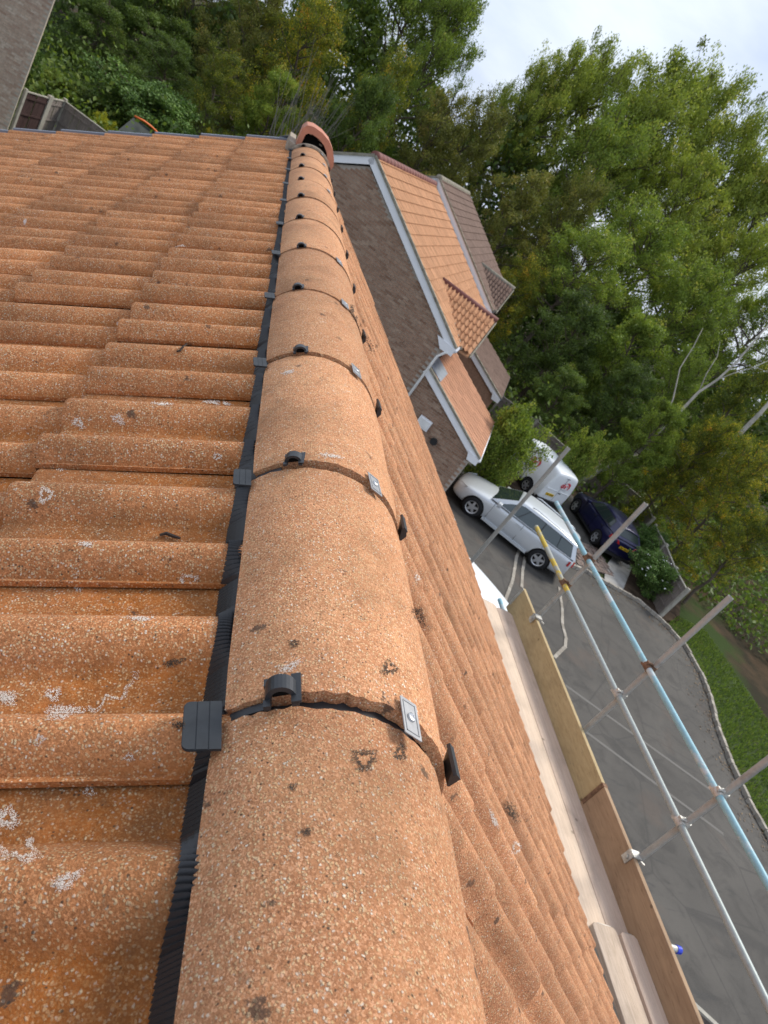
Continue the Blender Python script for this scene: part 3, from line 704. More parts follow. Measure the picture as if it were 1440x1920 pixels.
# ------------------------------------------------------------------ lichen crusts, droppings, debris on the tiles
bpy.context.view_layer.update()
dg = bpy.context.evaluated_depsgraph_get()
from mathutils.bvhtree import BVHTree
def cast(px, py, lift=.0006):
    d = Vector(ray(px, py)).normalized(); hit, loc, nrm, i, ob, mw = sc.ray_cast(dg, Vector(CAM), d)
    if not hit or (loc - Vector(CAM)).length > 9: return None
    return loc + nrm * lift
M['crust'] = simple('white lichen crust', (.74, .64, .55), .95, .1, 0, 400, .2, .001)
M['crust_dark'] = simple('dark lichen', (.095, .068, .05), .98, .1, 0, 300, .4, .001)
def crust(cx, cy, rx, ry, ang=0, hole=0, arc=(0, 360), mat='crust', seed=0, dens=1.):
    rs = random.Random(seed); mb = MB(); N = int(rx * ry * 1.9 * dens * (1 if not hole else 1 - hole ** 2)); ca, sa = math.cos(R_(ang)), math.sin(R_(ang))
    ph = rs.uniform(0, 6); cl_ = [(rs.uniform(-1, 1), rs.uniform(-1, 1)) for _ in range(7)]
    for _ in range(min(N, 1100)):
        a = R_(rs.uniform(*arc)); r = math.sqrt(rs.uniform(hole ** 2, 1)); u, v = rx * r * math.cos(a), ry * r * math.sin(a)
        wob = 1 + .22 * math.sin(a * 3 + ph) + .14 * math.sin(a * 7 + ph * 2); u *= wob; v *= wob
        if min((u / rx - p_) ** 2 + (v / ry - q_) ** 2 for p_, q_ in cl_) > (1.05 if mat == 'crust' else 2.2) * rs.uniform(.2, 1.5): continue
        x, y = cx + u * ca - v * sa, cy + u * sa + v * ca; s = rs.uniform(.4, 1.4) * (1.25 - .6 * r)
        if rs.random() < (r ** 3) * .6: continue
        q = []
        for j in range(6):
            p = cast(x + s * rs.uniform(.6, 1.1) * math.cos(j * PI / 3), y + s * rs.uniform(.6, 1.1) * math.sin(j * PI / 3))
            if p is None: break
            q.append(p)
        if len(q) == 6 and max((q[i] - q[0]).length for i in range(6)) < .02: mb.add([tuple(p) for p in q], [tuple(range(6))])
    if mb.f: return mb
def crust_part(*a, **k):
    name = 'lichen_patch'; mb = crust(*a, **k)
    if mb: o = mb.build(name, M[k.get('mat', 'crust')], house, Th); o['kind'] = 'stuff'
crust_part(32, 1585, 42, 34, 25, .55, (-60, 150), seed=1, dens=1.3); crust_part(14, 1535, 24, 22, 0, .3, seed=2)
crust_part(185, 1275, 58, 54, 0, .86, (-15, 110), seed=3, dens=2.4); crust_part(120, 1335, 42, 14, -8, 0, seed=4); crust_part(100, 1302, 16, 14, 0, .3, seed=5)
crust_part(10, 1308, 24, 14, 10, 0, seed=6); crust_part(125, 1652, 34, 16, -25, .2, seed=7); crust_part(353, 1088, 19, 12, -15, .55, seed=8, dens=1.5)
crust_part(265, 1160, 28, 5, 0, 0, seed=9); crust_part(147, 1103, 10, 7, 0, .2, seed=10); crust_part(85, 928, 13, 16, 20, .5, seed=11, dens=1.6)
crust_part(112, 878, 14, 5, 5, 0, seed=12); crust_part(147, 793, 14, 9, 40, .3, seed=13); crust_part(222, 786, 14, 9, 35, .3, seed=14); crust_part(400, 754, 18, 5, 5, 0, seed=15)
crust_part(425, 757, 10, 4, 20, 0, seed=16); crust_part(305, 757, 22, 4, 2, 0, seed=17); crust_part(408, 856, 9, 7, 0, .4, seed=18); crust_part(162, 1021, 16, 6, 5, 0, seed=19)
crust_part(75, 1388, 13, 9, -40, .4, seed=20); crust_part(168, 1485, 12, 9, 20, .4, seed=21); crust_part(242, 1420, 10, 8, 0, .4, seed=22); crust_part(340, 462, 10, 3, 0, 0, seed=23)
crust_part(683, 1424, 25, 22, 0, .45, mat='crust_dark', seed=30, dens=1.2); crust_part(750, 1412, 12, 18, 10, .3, mat='crust_dark', seed=31); crust_part(730, 1253, 16, 15, 0, .35, mat='crust_dark', seed=32)
crust_part(548, 1475, 10, 8, 0, .2, mat='crust_dark', seed=33); crust_part(552, 1207, 12, 8, 0, .2, mat='crust_dark', seed=34); crust_part(575, 1560, 13, 9, 0, 0, mat='crust_dark', seed=35)
crust_part(325, 1242, 24, 8, -12, .1, mat='crust_dark', seed=36); crust_part(335, 1360, 14, 8, 0, .1, mat='crust_dark', seed=37);  crust_part(960, 1523, 26, 10, 55, .1, mat='crust_dark', seed=39)
crust_part(950, 1300, 0.1, .1, seed=40)
crust_part(785, 1155, 10, 22, -30, .2, mat='crust_dark', seed=41); crust_part(665, 590, 7, 26, -20, .2, mat='crust_dark', seed=42); crust_part(690, 640, 6, 30, -22, .2, mat='crust_dark', seed=43); crust_part(968, 1590, 9, 12, 20, .6, seed=44, dens=2); crust_part(783, 1084, 6, 7, 0, 0, seed=45); crust_part(925, 1535, 5, 22, -25, 0, seed=46); crust_part(545, 1250, 26, 8, -28, .2, seed=47); crust_part(540, 698, 16, 4, -10, 0, seed=48); crust_part(620, 855, 28, 4, 8, .1, seed=49)
crust_part(845, 775, 0.1, .1, seed=50)
bk = simple('dead leaf', (.05, .04, .035), .9, .1)
def debris(name, label, pts, wid):
    q = [cast(*p, .004) for p in pts]
    if any(a is None for a in q): return
    mb = MB(); mb.tube(q, [wid * (.4 + .6 * math.sin(PI * (i + .5) / len(q))) for i in range(len(q))], 5); o = mb.build(name, bk); tag(o, label, name.replace('_', ' '))
debris('dried_leaf', 'curled black dead leaf lying on a left slope tile beside the ridge', [(300, 1008), (312, 1005), (325, 1010), (338, 1014)], .0028)
debris('twig', 'tiny dark curved twig on the tiles higher up the left slope', [(331, 661), (338, 660), (343, 654), (351, 648)], .0022)

# ------------------------------------------------------------------ scaffold
SX = 4.08
scf = empty('scaffold', (SX, 2.8, GZ)); tag(scf, 'tube scaffold with blue and grey guard rails standing along the eaves', 'scaffold')
Ts = Matrix.Translation((-SX, -2.8, -GZ))
TR = .0242
def hollow(mb, p0, p1, r=TR, n=18, wall=.004):
    p0, p1 = Vector(p0), Vector(p1); t = (p1 - p0).normalized(); a = t.orthogonal().normalized(); b = t.cross(a); vs = []
    for p, rr in ((p0, r), (p1, r), (p1, r - wall), (p1 - t * .1, r - wall)):
        vs += [tuple(p + (a * math.cos(2 * PI * k / n) + b * math.sin(2 * PI * k / n)) * rr) for k in range(n)]
    fs = [(i * n + k, i * n + (k + 1) % n, (i + 1) * n + (k + 1) % n, (i + 1) * n + k) for i in range(3) for k in range(n)]
    fs += [tuple(range(3 * n, 4 * n)), tuple(reversed(range(n)))]
    mb.add(vs, fs); return mb
STD = [(2.80, -.62), (3.96, -.78), (5.41, -.87), (7.05, -1.19), (1.55, -1.0)]
for y, z in STD:
    if y == 1.55: continue
    o = hollow(MB(), (SX, y, GZ + .03), (SX, y + .0, z)).build('standard', M['tube_std'], scf, Ts); autosmooth(o, 40)
    MB().box(SX - .08, SX + .08, y - .08, y + .08, GZ, GZ + .03).build('base_plate', M['coupler'], scf, Ts)
bx_ = SX - .05
o = hollow(MB(), (bx_, .2, -1.624), (bx_, 6.44, -1.624)).build('guard_rail', M['tube_blue'], scf, Ts); autosmooth(o, 40); o['label'] = 'worn pale blue top guard rail'
o = hollow(MB(), (bx_, .2, -1.972), (bx_, 5.28, -1.972)).build('guard_rail', M['tube_grey'], scf, Ts); autosmooth(o, 40); o['label'] = 'dull galvanised middle guard rail'
o2 = hollow(MB(), (bx_, 5.28, -1.972), (bx_, 6.42, -1.972), TR + .0003).build('painted_end', M['tube_yellow'], o); o2.matrix_local = Matrix.Identity(4); autosmooth(o2, 40)
def coupler(y, z, mat):
    mb = MB()
    mb.tube([(bx_, y - .032, z), (bx_, y + .032, z)], TR + .0065, 14); mb.tube([(SX, y, z - .036), (SX, y, z + .036)], TR + .0065, 14)
    mb.box(bx_ - .012, SX + .012, y - .024, y + .024, z - .022, z + .022)
    for s_, zz in ((1, .03), (-1, -.03)):
        mb.tube([(bx_ - .03, y + s_ * .006, z + .038), (bx_ + .045, y + s_ * .006, z + .040)], .0065, 8); mb.tube([(SX + .01, y + .040, z + zz * .5), (SX - .062, y + .044, z + zz * .5)], .0065, 8)
    mb.box(bx_ - .040, bx_ - .022, y - .012, y + .012, z + .028, z + .050); mb.box(SX - .075, SX - .055, y + .033, y + .056, z - .024, z - .004)
    o = mb.build('coupler', mat, scf, Ts); autosmooth(o, 40)
for y, z in STD[:4]:
    if y < 6: coupler(y, -1.624, M['rust'] if y > 3 else M['coupler'])
    if y < 5.3 or y < 6: coupler(y, -1.972, M['rust'] if y > 5 else M['coupler'])
# ledger and transoms below the boards
for yy in (2.75, 4.02, 5.35): hollow(MB(), (3.25, yy, -2.722), (4.16, yy, -2.722)).build('transom', M['tube_grey'], scf, Ts)
o = hollow(MB(), (4.055, .2, -2.79), (4.055, 6.05, -2.79)).build('ledger', M['tube_blue'], scf, Ts); autosmooth(o, 40)
p = atz(1272, 1781, -2.70); o = MB().tube([(3.4, p[1] + .0, -2.70), (p[0] - .02, p[1], -2.70)], TR, 16).build('transom', M['coupler'], scf, Ts); autosmooth(o, 40)
o2 = MB().tube([(p[0] - .03, p[1], -2.70), (p[0] + .012, p[1], -2.70)], TR + .004, 16).build('end_cap', M['cap_blue'], o); autosmooth(o2, 40)
# toe boards
def board(name, mat, x0, x1, y0, y1, z0, z1, parent=None, Mt=None, chop=.022):
    mb = MB(); ax = (x1 - x0) > (z1 - z0)
    if ax: mb.prism([(x0 + chop, y0), (x0, y0 + chop), (x0, y1 - chop), (x0 + chop, y1), (x1 - chop, y1), (x1, y1 - chop), (x1, y0 + chop), (x1 - chop, y0)], 'z', z0, z1)
    else: mb.box(x0, x1, y0, y1, z0, z1)
    o = mb.build(name, mat, parent, Mt); bv = o.modifiers.new('b', 'BEVEL'); bv.width = .004; bv.segments = 2; return o
o = board('toe_board', M['toe_ply'], 3.995, 4.032, 3.40, 5.80, -2.70, -2.405, scf, Ts); o['label'] = 'yellowish far toe board'
o2 = MB().box(3.990, 3.995, 5.765, 5.80, -2.64, -2.405).build('end_band', M['coupler'], o)
o = board('toe_board', M['toe_brown'], 3.985, 4.023, -.2, 3.385, -2.70, -2.395, scf, Ts); o['label'] = 'brown near toe board'
o2 = MB().box(3.980, 4.026, 3.352, 3.388, -2.632, -2.392).build('end_band', M['rust'], o)
for yy, zz in ((2.80, -2.43), (5.33, -2.43)):
    mb = MB(); mb.box(3.972, 4.06, yy - .03, yy + .03, -2.392, -2.380); mb.box(3.970, 3.980, yy - .03, yy + .03, -2.47, -2.380); mb.tube([(4.06, yy - .03, -2.40), (4.085, yy - .055, -2.40)], .008, 8); mb.tube([(3.965, yy, -2.43), (3.955, yy, -2.43)], .02, 10)
    o = mb.build('toe_board_clip', M['coupler'], scf, Ts)
gtop = dict(group='scaffold deck boards by the eaves')
def deck(mat, x0, x1, y0, y1, z, label):
    o = board('scaffold_board', M[mat], x0, x1, y0, y1, z - .038, z); tag(o, label, 'scaffold board', **gtop)
    for yy in (y0, y1):
        MB().box(x0 + .045, x1 - .045, yy - .0015, yy + .0015, z - .039, z + .001).build('end_band', M['coupler'], o)
deck('board_light', 3.560, 3.783, 2.30, 5.66, -2.655, 'pale inner scaffold board of the far deck, next to the roof edge')
deck('board_pink', 3.788, 3.993, 2.31, 5.64, -2.655, 'pinkish outer scaffold board of the far deck, against the yellow toe board')
deck('board_light', 3.335, 3.555, 2.30, 5.60, -2.660, 'scaffold board of the far deck mostly hidden under the roof edge')
deck('board_grey', 3.600, 3.815, -.2, 2.36, -2.612, 'grey worn scaffold board overlapping at the bottom of the picture, next to the roof')
deck('board_pink', 3.832, 3.983, -.2, 2.34, -2.600, 'brownish scaffold board with clipped corner against the brown toe board')

# ------------------------------------------------------------------ neighbouring houses
AZ = R_(22)
def brick_wall(parent, poly, y, mat, mortar, limit=300, zlow=GZ, axis='x'):
    """wall in the local xz plane at y, facing -y; poly is a convex outline"""
    mb = MB(); mb.prism(poly, 'y', y + .006, y + .28); mb.build('wall', mortar, parent)
    bm_ = MB().box(0, .2135, -.004, .02, 0, .0635).mesh('brick', mat)
    xs = [p[0] for p in poly]; zs = [p[1] for p in poly]
    def inside(x, z):
        s = None
        for i in range(len(poly)):
            a, b = poly[i], poly[(i + 1) % len(poly)]
            c = (b[0] - a[0]) * (z - a[1]) - (b[1] - a[1]) * (x - a[0])
            if s is None: s = c > 0
            elif (c > 0) != s: return False
        return True
    mats = []; z = min(zs); r = 0
    while z < max(zs):
        x = min(xs) + (.1125 if r % 2 else 0)
        while x < max(xs) - .2:
            if inside(x + .01, z + .03) and inside(x + .2, z + .03): mats.append(Matrix.Translation((x, y, z)))
            x += .225
        z += .075; r += 1
    pieces(parent, 'brick', bm_, mats, limit)
def slope_tiles(px_, x_top, z_top, pitch, length, y0, y1, lst, off=.0, g=.32, wd=.30):
    """tiles on a slope falling towards +x (local), from y0 to y1"""
    xd = Vector((math.cos(pitch), 0, -math.sin(pitch))); n = Vector((math.sin(pitch), 0, math.cos(pitch)))
    k = 0
    nrow = int(length / g)
    for r in range(nrow + 1):
        tail = length - r * g
        if tail < .08: break
        y = y0
        while y < y1 - .05:
            s = tail - .40
            org = Vector((x_top, y, z_top)) + xd * max(s, -.02) + n * (.02 + random.uniform(0, .004))
            lst.append(frame(org, xd, (0, 1, 0)) @ Matrix.Rotation(random.gauss(0, .004), 4, 'Z') @ Matrix.Scale(wd / TL, 4, (0, 1, 0)) @ Matrix.Scale(1 if s > -.02 else max(.2, (tail) / .40), 4, (1, 0, 0)))
            y += wd
nt2 = tile_mesh('roof_tile', M['tile_n2'], .40, nw=12, ns=1, hs=.55, tail=.03)
nt3 = tile_mesh('roof_tile', M['tile_n3'], .40, nw=12, ns=1, hs=.7, tail=.03)
ntl = tile_mesh('roof_tile', M['tile_lean'], .40, nw=12, ns=1, hs=.35, tail=.022)
ntg2 = tile_mesh('roof_tile', M['tile_n2'], .40, nw=14, ns=1, hs=2.0, tail=.03)
ntg3 = tile_mesh('roof_tile', M['tile_n3'], .40, nw=14, ns=1, hs=2.0, tail=.03)

def neighbour(label, c0, c1, dz, tmesh, gmesh, lean, ridge_mat, bricks, lean_mesh, gy):
    """local x = towards the drive, local y = along the ridge"""
    h = empty('brick_house', (0, 0, 0), -AZ); tag(h, label, 'house', 'neighbouring brick houses in one row')
    ax, az = -5.50, -.56 + dz; ex = -.93; pitch = R_(30.3); ez = az - (ex - ax) * math.tan(pitch)
    lx = ax - (ex - ax)
    # gable wall
    poly = [(lx + .35, GZ), (ex - .30, GZ), (ex - .30, ez - .02), (ax, az - .28), (lx + .35, ez - .02)]
    if bricks: brick_wall(h, poly, c0 + .12, M['brick'], M['brickmortar'])
    else: MB().prism(poly, 'y', c0 + .12, c0 + .4).build('wall', M['brick'], h)
    # body behind
    MB().prism([(lx + .4, GZ), (ex - .33, GZ), (ex - .33, ez - .1), (ax, az - .35), (lx + .4, ez - .1)], 'y', c0 + .41, c1 - .2).build('wall', M['brick'], h)
    # barge boards (white) with mortar verge above
    xd = Vector((math.cos(pitch), 0, -math.sin(pitch))); L = (ex - ax) / math.cos(pitch)
    n = Vector((math.sin(pitch), 0, math.cos(pitch)))
    for sg in (1, -1):
        X = Vector((xd.x * sg, 0, xd.z)); N = Vector((n.x * sg, 0, n.z)); A = Vector((ax, 0, az))
        def quad(s0, s1, t0, t1): return [((A + X * s + N * t).x, (A + X * s + N * t).z) for s, t in ((s0, t0), (s1, t0), (s1, t1), (s0, t1))]
        MB().prism(quad(0, L, -.20, -.015), 'y', c0 + .03, c0 + .07).build('barge_board', M['white'], h)
        if sg > 0:
            f = A + X * L; MB().prism([(f.x - .62, f.z + .02), (f.x + .02, f.z - .03), (f.x + .02, f.z - .24), (f.x - .36, f.z - .24)], 'y', c0 - .01, c0 + .03).build('boxed_eave_end', M['white'], h)
        MB().prism(quad(0, L, -.015, .055), 'y', c0 + .0, c0 + .12).build('verge_mortar', M['greymortar'], h)
        MB().prism(quad(0, L, -.12, .0), 'y', c0 + .13, c1).build('roof_deck', M['dark'], h)
    lst = []; slope_tiles(h, ax, az, pitch, L, c0 + .10, c1, lst)
    # ridge
    rl = MB(); y = c0 + .05
    while y < c1 - .1:
        seg = MB(); seg.tube([(ax, y, az + .01), (ax, min(y + .445, c1), az + .01)], .125, 12)
        seg.build('ridge_tile', ridge_mat, h, smooth=True); y += .45
    # gutter and fascia
    MB().box(ex - .05, ex - .02, c0 + .07, c1, ez - .17, ez - .02).build('fascia', M['white'], h)
    gt = MB().tube([(ex + .03, c0 + .0, ez - .06), (ex + .03, c1, ez - .07)], .055, 10); gt.build('gutter', M['white'] if bricks else M['trim'], h, smooth=True)
    # small cross gable at the eaves
    gz = az - 1.76; gx0 = ax + (az - gz) / math.tan(pitch); gx1 = ex + (.42 if bricks else .12); hw = 1.75; gp = R_(29); glst = []
    drop = hw * math.tan(gp)
    for sg in (-1,):
        # slope facing the viewer: falls towards -y
        X = Vector((0, -math.cos(gp), -math.sin(gp))); row = 0; s = .30
        Ls = hw / math.cos(gp)
        nr_ = int(Ls / .30)
        for r in range(nr_ + 1):
            tail = Ls - r * .30
            if tail < .1: break
            zt = gz - tail * math.sin(gp)
            xv = ax + (az - zt) / math.tan(pitch) - .38          # where the main slope is at this height
            x = gx1 - .30
            while x > xv - .15:
                org = Vector((x + .30, gy, gz)) + X * max(tail - .40, -.01) + Vector((0, -math.sin(gp), math.cos(gp))) * .03
                glst.append(frame(org, X, (1, 0, 0)) if False else frame(org + Vector((-.30, 0, 0)), X, (1, 0, 0)))
                x -= .28
    deckm = MB(); zb = gz - drop; xb = ax + (az - zb) / math.tan(pitch)
    for sg in (-1, 1):
        vs = [(gx0 - .1, gy, gz - .03), (gx1 - .02, gy, gz - .03), (gx1 - .02, gy + sg * hw, zb - .03), (xb - .1, gy + sg * hw, zb - .03)]
        vs += [(a, b, c - .05) for a, b, c in vs]; deckm.add(vs, [(0, 1, 2, 3), (7, 6, 5, 4), (0, 4, 5, 1), (1, 5, 6, 2), (2, 6, 7, 3), (3, 7, 4, 0)])
    deckm.build('porch_deck', tmesh.materials[0], h)
    MB().add([(gx1 - .06, gy - hw + .1, zb - .05), (gx1 - .06, gy + hw - .1, zb - .05), (gx1 - .06, gy, gz - .1), (ex - .3, gy - hw + .1, zb - .05), (ex - .3, gy + hw - .1, zb - .05), (ex - .3, gy, gz - .1)], [(0, 1, 2), (3, 5, 4), (0, 3, 4, 1)]).build('small_gable', M['brick'], h)
    seg = MB().tube([(gx0 - .05, gy, gz + .02), (gx1 + .02, gy, gz + .02)], .105, 10); seg.build('ridge_tile', M['maroon'] if bricks else M['greymortar'], h, smooth=True)
    vy = MB().tube([(gx0, gy - .05, gz - .02), (xb + .02, gy - hw - .02, zb + .03)], .045, 6); vy.build('valley', M['greymortar'], h)
    MB().tube([(gx1 + .02, gy - hw, zb - .02), (gx1 + .02, gy, gz - .02)], .03, 6).build('verge_trim', M['greymortar'], h)
    # lean-to
    l0, l1 = lean; tx, tz, bx2, bz = -1.22, -4.10 - (0 if bricks else .10), 1.47, -5.33; lp = math.atan2(tz - bz, bx2 - tx)
    if not bricks: bx2 -= .10
    LL = (bx2 - tx) / math.cos(lp)
    wp = [(tx - .1, GZ), (bx2 - .18, GZ), (bx2 - .18, bz - .02), (tx - .1, tz - .10)]
    if bricks: brick_wall(h, wp, l0 + .12, M['brick'], M['brickmortar'], 0)
    else: MB().prism(wp, 'y', l0 + .12, l0 + .4).build('wall', M['brick'], h)
    MB().prism([(a - .02, b) for a, b in wp], 'y', l0 + .41, l1 - .1).build('wall', M['brick'], h)
    X = Vector((math.cos(lp), 0, -math.sin(lp))); N = Vector((math.sin(lp), 0, math.cos(lp))); A = Vector((tx, 0, tz))
    def quad(s0, s1, t0, t1): return [((A + X * s + N * t).x, (A + X * s + N * t).z) for s, t in ((s0, t0), (s1, t0), (s1, t1), (s0, t1))]
    MB().prism(quad(0, LL, -.20, -.015), 'y', l0 + .03, l0 + .07).build('barge_board', M['white'], h)
    MB().prism(quad(0, LL, -.015, .05), 'y', l0, l0 + .12).build('verge_mortar', M['greymortar'], h)
    MB().prism(quad(0, LL, -.1, .0), 'y', l0 + .13, l1).build('roof_deck', M['dark'], h)
    f = A + X * LL; MB().prism([(f.x - .40, f.z + .03), (f.x + .02, f.z - .03), (f.x + .02, f.z - .22), (f.x - .30, f.z - .22)], 'y', l0 - .01, l0 + .03).build('boxed_eave_end', M['white'], h)
    MB().tube([(f.x + .03, l0, f.z - .05), (f.x + .03, l1, f.z - .05)], .05, 8).build('gutter', M['white'] if bricks else M['trim'], h, smooth=True)
    llst = []; slope_tiles(h, tx, tz, lp, LL, l0 + .1, l1, llst)
    MB().prism(quad(-.15, .50, .055, .075), 'y', l0 + .15, l0 + 1.55).build('lead_flashing', M['lead'], h)
    pieces(h, 'roof_tile', tmesh, lst, 200); pieces(h, 'roof_tile', gmesh, glst, 60); pieces(h, 'roof_tile', lean_mesh, llst, 60)
    return h, ex, ez
h2, ex, ez = neighbour('brown brick house with apricot tiled roof and maroon ridge beyond the silver car', 19.8, 29.25, 0, nt2, ntg2, (19.86, 24.3), M['maroon'], True, ntl, 22.25)
# downpipe on the gable
q0 = (-.95, 19.70, ez - .15); 
MB().tube([(ex + .03, 19.86, ez - .09), (-1.1, 19.80, ez - .25), (-1.22, 19.78, ez - .45), (-1.25, 19.78, GZ + .2)], .038, 10).build('downpipe', M['offwhite'], h2, smooth=True)
MB().tube([(.12, 19.84, -5.72), (.12, 19.90, -5.72)], .11, 14).build('flue', M['trim'], h2)
mb = MB(); mb.box(-.62, -.22, 19.84, 19.93, -5.62, -5.30); o = mb.build('vent_box', M['white'], h2)
MB().box(-.58, -.26, 19.82, 19.838, -5.58, -5.34).build('louvre', M['offwhite'], o)
h3, ex3, ez3 = neighbour('darker house with brown tiled roof stepping up behind the apricot roof', 29.3, 38.5, .27, nt3, ntg3, (28.3, 33.2), M['greymortar'], False, nt3, 31.9)

# low trellis beside the neighbour's corner
tp = empty('trellis', (*atz(868, 884, GZ + .55)[:2], GZ), -AZ); tag(tp, 'low brown wooden trellis by the corner of the brick lean-to', 'trellis')
for i in range(6): MB().box(i * .16, i * .16 + .03, 0, .03, 0, .55).build('upright', M['post'], tp)
for z in (.12, .48): MB().box(-.03, .86, -.022, -.002, z, z + .04).build('rail', M['post'], tp)

# pale brick building far left
lb = empty('brick_building', (-7.50, 28.6, GZ)); tag(lb, 'pale buff brick wall of a building at the far top left', 'building')
lb.rotation_euler = (0, 0, R_(8))
brick_wall(lb, [(-7, 0), (0, 0), (0, 9), (-7, 9)], 0, M['brick_pale'], M['brickmortar_pale'], 300)
MB().prism([(-.15, .29), (-2.8, 8), (-7, 8), (-7, .29)], 'z', 0, 9).build('wall', M['brick_pale'], lb)

# ------------------------------------------------------------------ fences
def fence(label, pts, z0, z1, mat, post_mat='post', panel=1.83, first_post=True, group=None, bw=.125):
    p0 = pts[0]; f = empty('fence', (p0[0], p0[1], z0)); tag(f, label, 'fence', group)
    T = Matrix.Translation((-p0[0], -p0[1], -z0)); brd = {}
    h = z1 - z0
    for a, b in zip(pts, pts[1:]):
        a, b = Vector((*a, 0)), Vector((*b, 0)); L = (b - a).length; n = max(1, round(L / panel)); d = (b - a).normalized(); ang = math.atan2(d.y, d.x); w_ = L / n
        for i in range(n):
            Rm = T @ Matrix.Translation((a + d * w_ * i).to_tuple()) @ Matrix.Rotation(ang, 4, 'Z')
            MB().box(-.05, .05, -.05, .05, z0, z1 + .05, ).build('post', M[post_mat], f, Rm)
            nb = int((w_ - .1) / bw)
            key = round(w_, 3)
            if key not in brd: brd[key] = MB().box(0, (w_ - .1) / nb - .006, -.008, .008, 0, h - .05).mesh('fence_board', M[mat])
            for k in range(nb):
                link('fence_board', brd[key], f, None, Rm @ Matrix.Translation((.05 + k * (w_ - .1) / nb, random.choice((-.008, .010)), z0 + random.uniform(0, .01))) @ Matrix.Rotation(random.gauss(0, .02), 4, 'Z'))
            MB().box(.03, w_ - .03, -.035, .035, z1 - .045, z1 - .012).build('capping_rail', M[post_mat], f, Rm)
            for zz in (z0 + .35, z0 + h * .55, z1 - .25): MB().box(.03, w_ - .03, -.045, -.02, zz, zz + .06).build('rail', M[mat], f, Rm)
        MB().box(-.06, .06, -.06, .06, z0, z1 + .06).build('post', M[post_mat], f, T @ Matrix.Translation(b.to_tuple()) @ Matrix.Rotation(ang, 4, 'Z'))
ft = -6.05
def fz(px, py, z=ft): return tuple(atz(px, py, z)[:2])
fence('grey weathered board fence ending by the white-flowered bush beside the lawn', [fz(1230, 985), fz(1250, 1022), fz(1268, 1066), fz(1290, 1106)], GZ, ft, 'fence_grey', group=None)
fence('grey panel fence behind the navy car with a concrete post', [fz(1124, 871), fz(1164, 899), fz(1205, 934)], GZ, ft, 'fence_grey')
fence('short grey fence end between the evergreens and the corner bush', [fz(1212, 937), fz(1226, 972)], GZ, ft, 'fence_grey')
fence('grey panel fence showing between the small tree and the white van', [fz(945, 738), fz(1010, 785), fz(1066, 836), fz(1100, 862)], GZ, ft - .1, 'fence_grey')
fence('dark stained fence against the pale brick wall at top left', [(-7.45, 28.9), (-6.98, 30.0)], GZ, -5.7, 'fence_dark', bw=.16)
fence('grey garden fence with pale posts above the far verge at left', [(-6.95, 30.14), (-6.72, 31.0), (-4.9, 30.3), (-3.9, 29.9)], GZ, -5.7, 'fence_grey', bw=.14)
pb = [tuple(atz(1283, 1862, -5.8)[:2]), tuple(atz(1352, 1926, -5.8)[:2])]
fence('pale slatted fence seen past the toe board at the bottom right', [pb[0], (pb[0][0] + (pb[1][0] - pb[0][0]) * 2, pb[0][1] + (pb[1][1] - pb[0][1]) * 2)], GZ, -5.8, 'fence_grey', bw=.11)

# dark tent with an orange trimmed edge
tq = [atz(252, 219, -5.6), atz(300, 258, -5.9), atz(222, 245, -6.0), atz(318, 240, -6.2)]
tn = empty('garden_tent', (tq[0][0], tq[0][1] - .2, GZ)); tag(tn, 'dark green garden tent with a curved orange edge beyond the verge', 'tent')
loc = Vector((tq[0][0], tq[0][1] - .2, GZ)); A = Vector(tq[0]) - loc; B = Vector(tq[1]) - loc; Cc = Vector(tq[2]) - loc; D = Vector(tq[3]) - loc
Cb = Vector((Cc.x - .6, Cc.y - .9, .05)); Bb = Vector((B.x + .5, B.y - 1.6, .05)); Db = Vector((D.x + 1.0, D.y + .4, .05)); Eb = Vector((A.x - .6, A.y + 1.6, .05))
mb = MB().add([A, Cb, Bb, Db, Eb, B], [(0, 1, 2, 5), (0, 5, 3), (5, 2, 3), (0, 3, 4), (0, 4, 1)]); mb.build('canopy', simple('dark tent cloth', (.022, .032, .030), .7, .3, 0, 2, .3), tn)
mid = (A + B) / 2 + Vector((.12, 0, .12))
MB().tube([A + Vector((0, 0, .03)), (A + mid) / 2 + Vector((.04, 0, .05)), mid, (B + mid) / 2 + Vector((.02, 0, .04)), B], .045, 8).build('edge_pole', simple('orange trim', (.75, .16, .03), .5), tn, smooth=True)

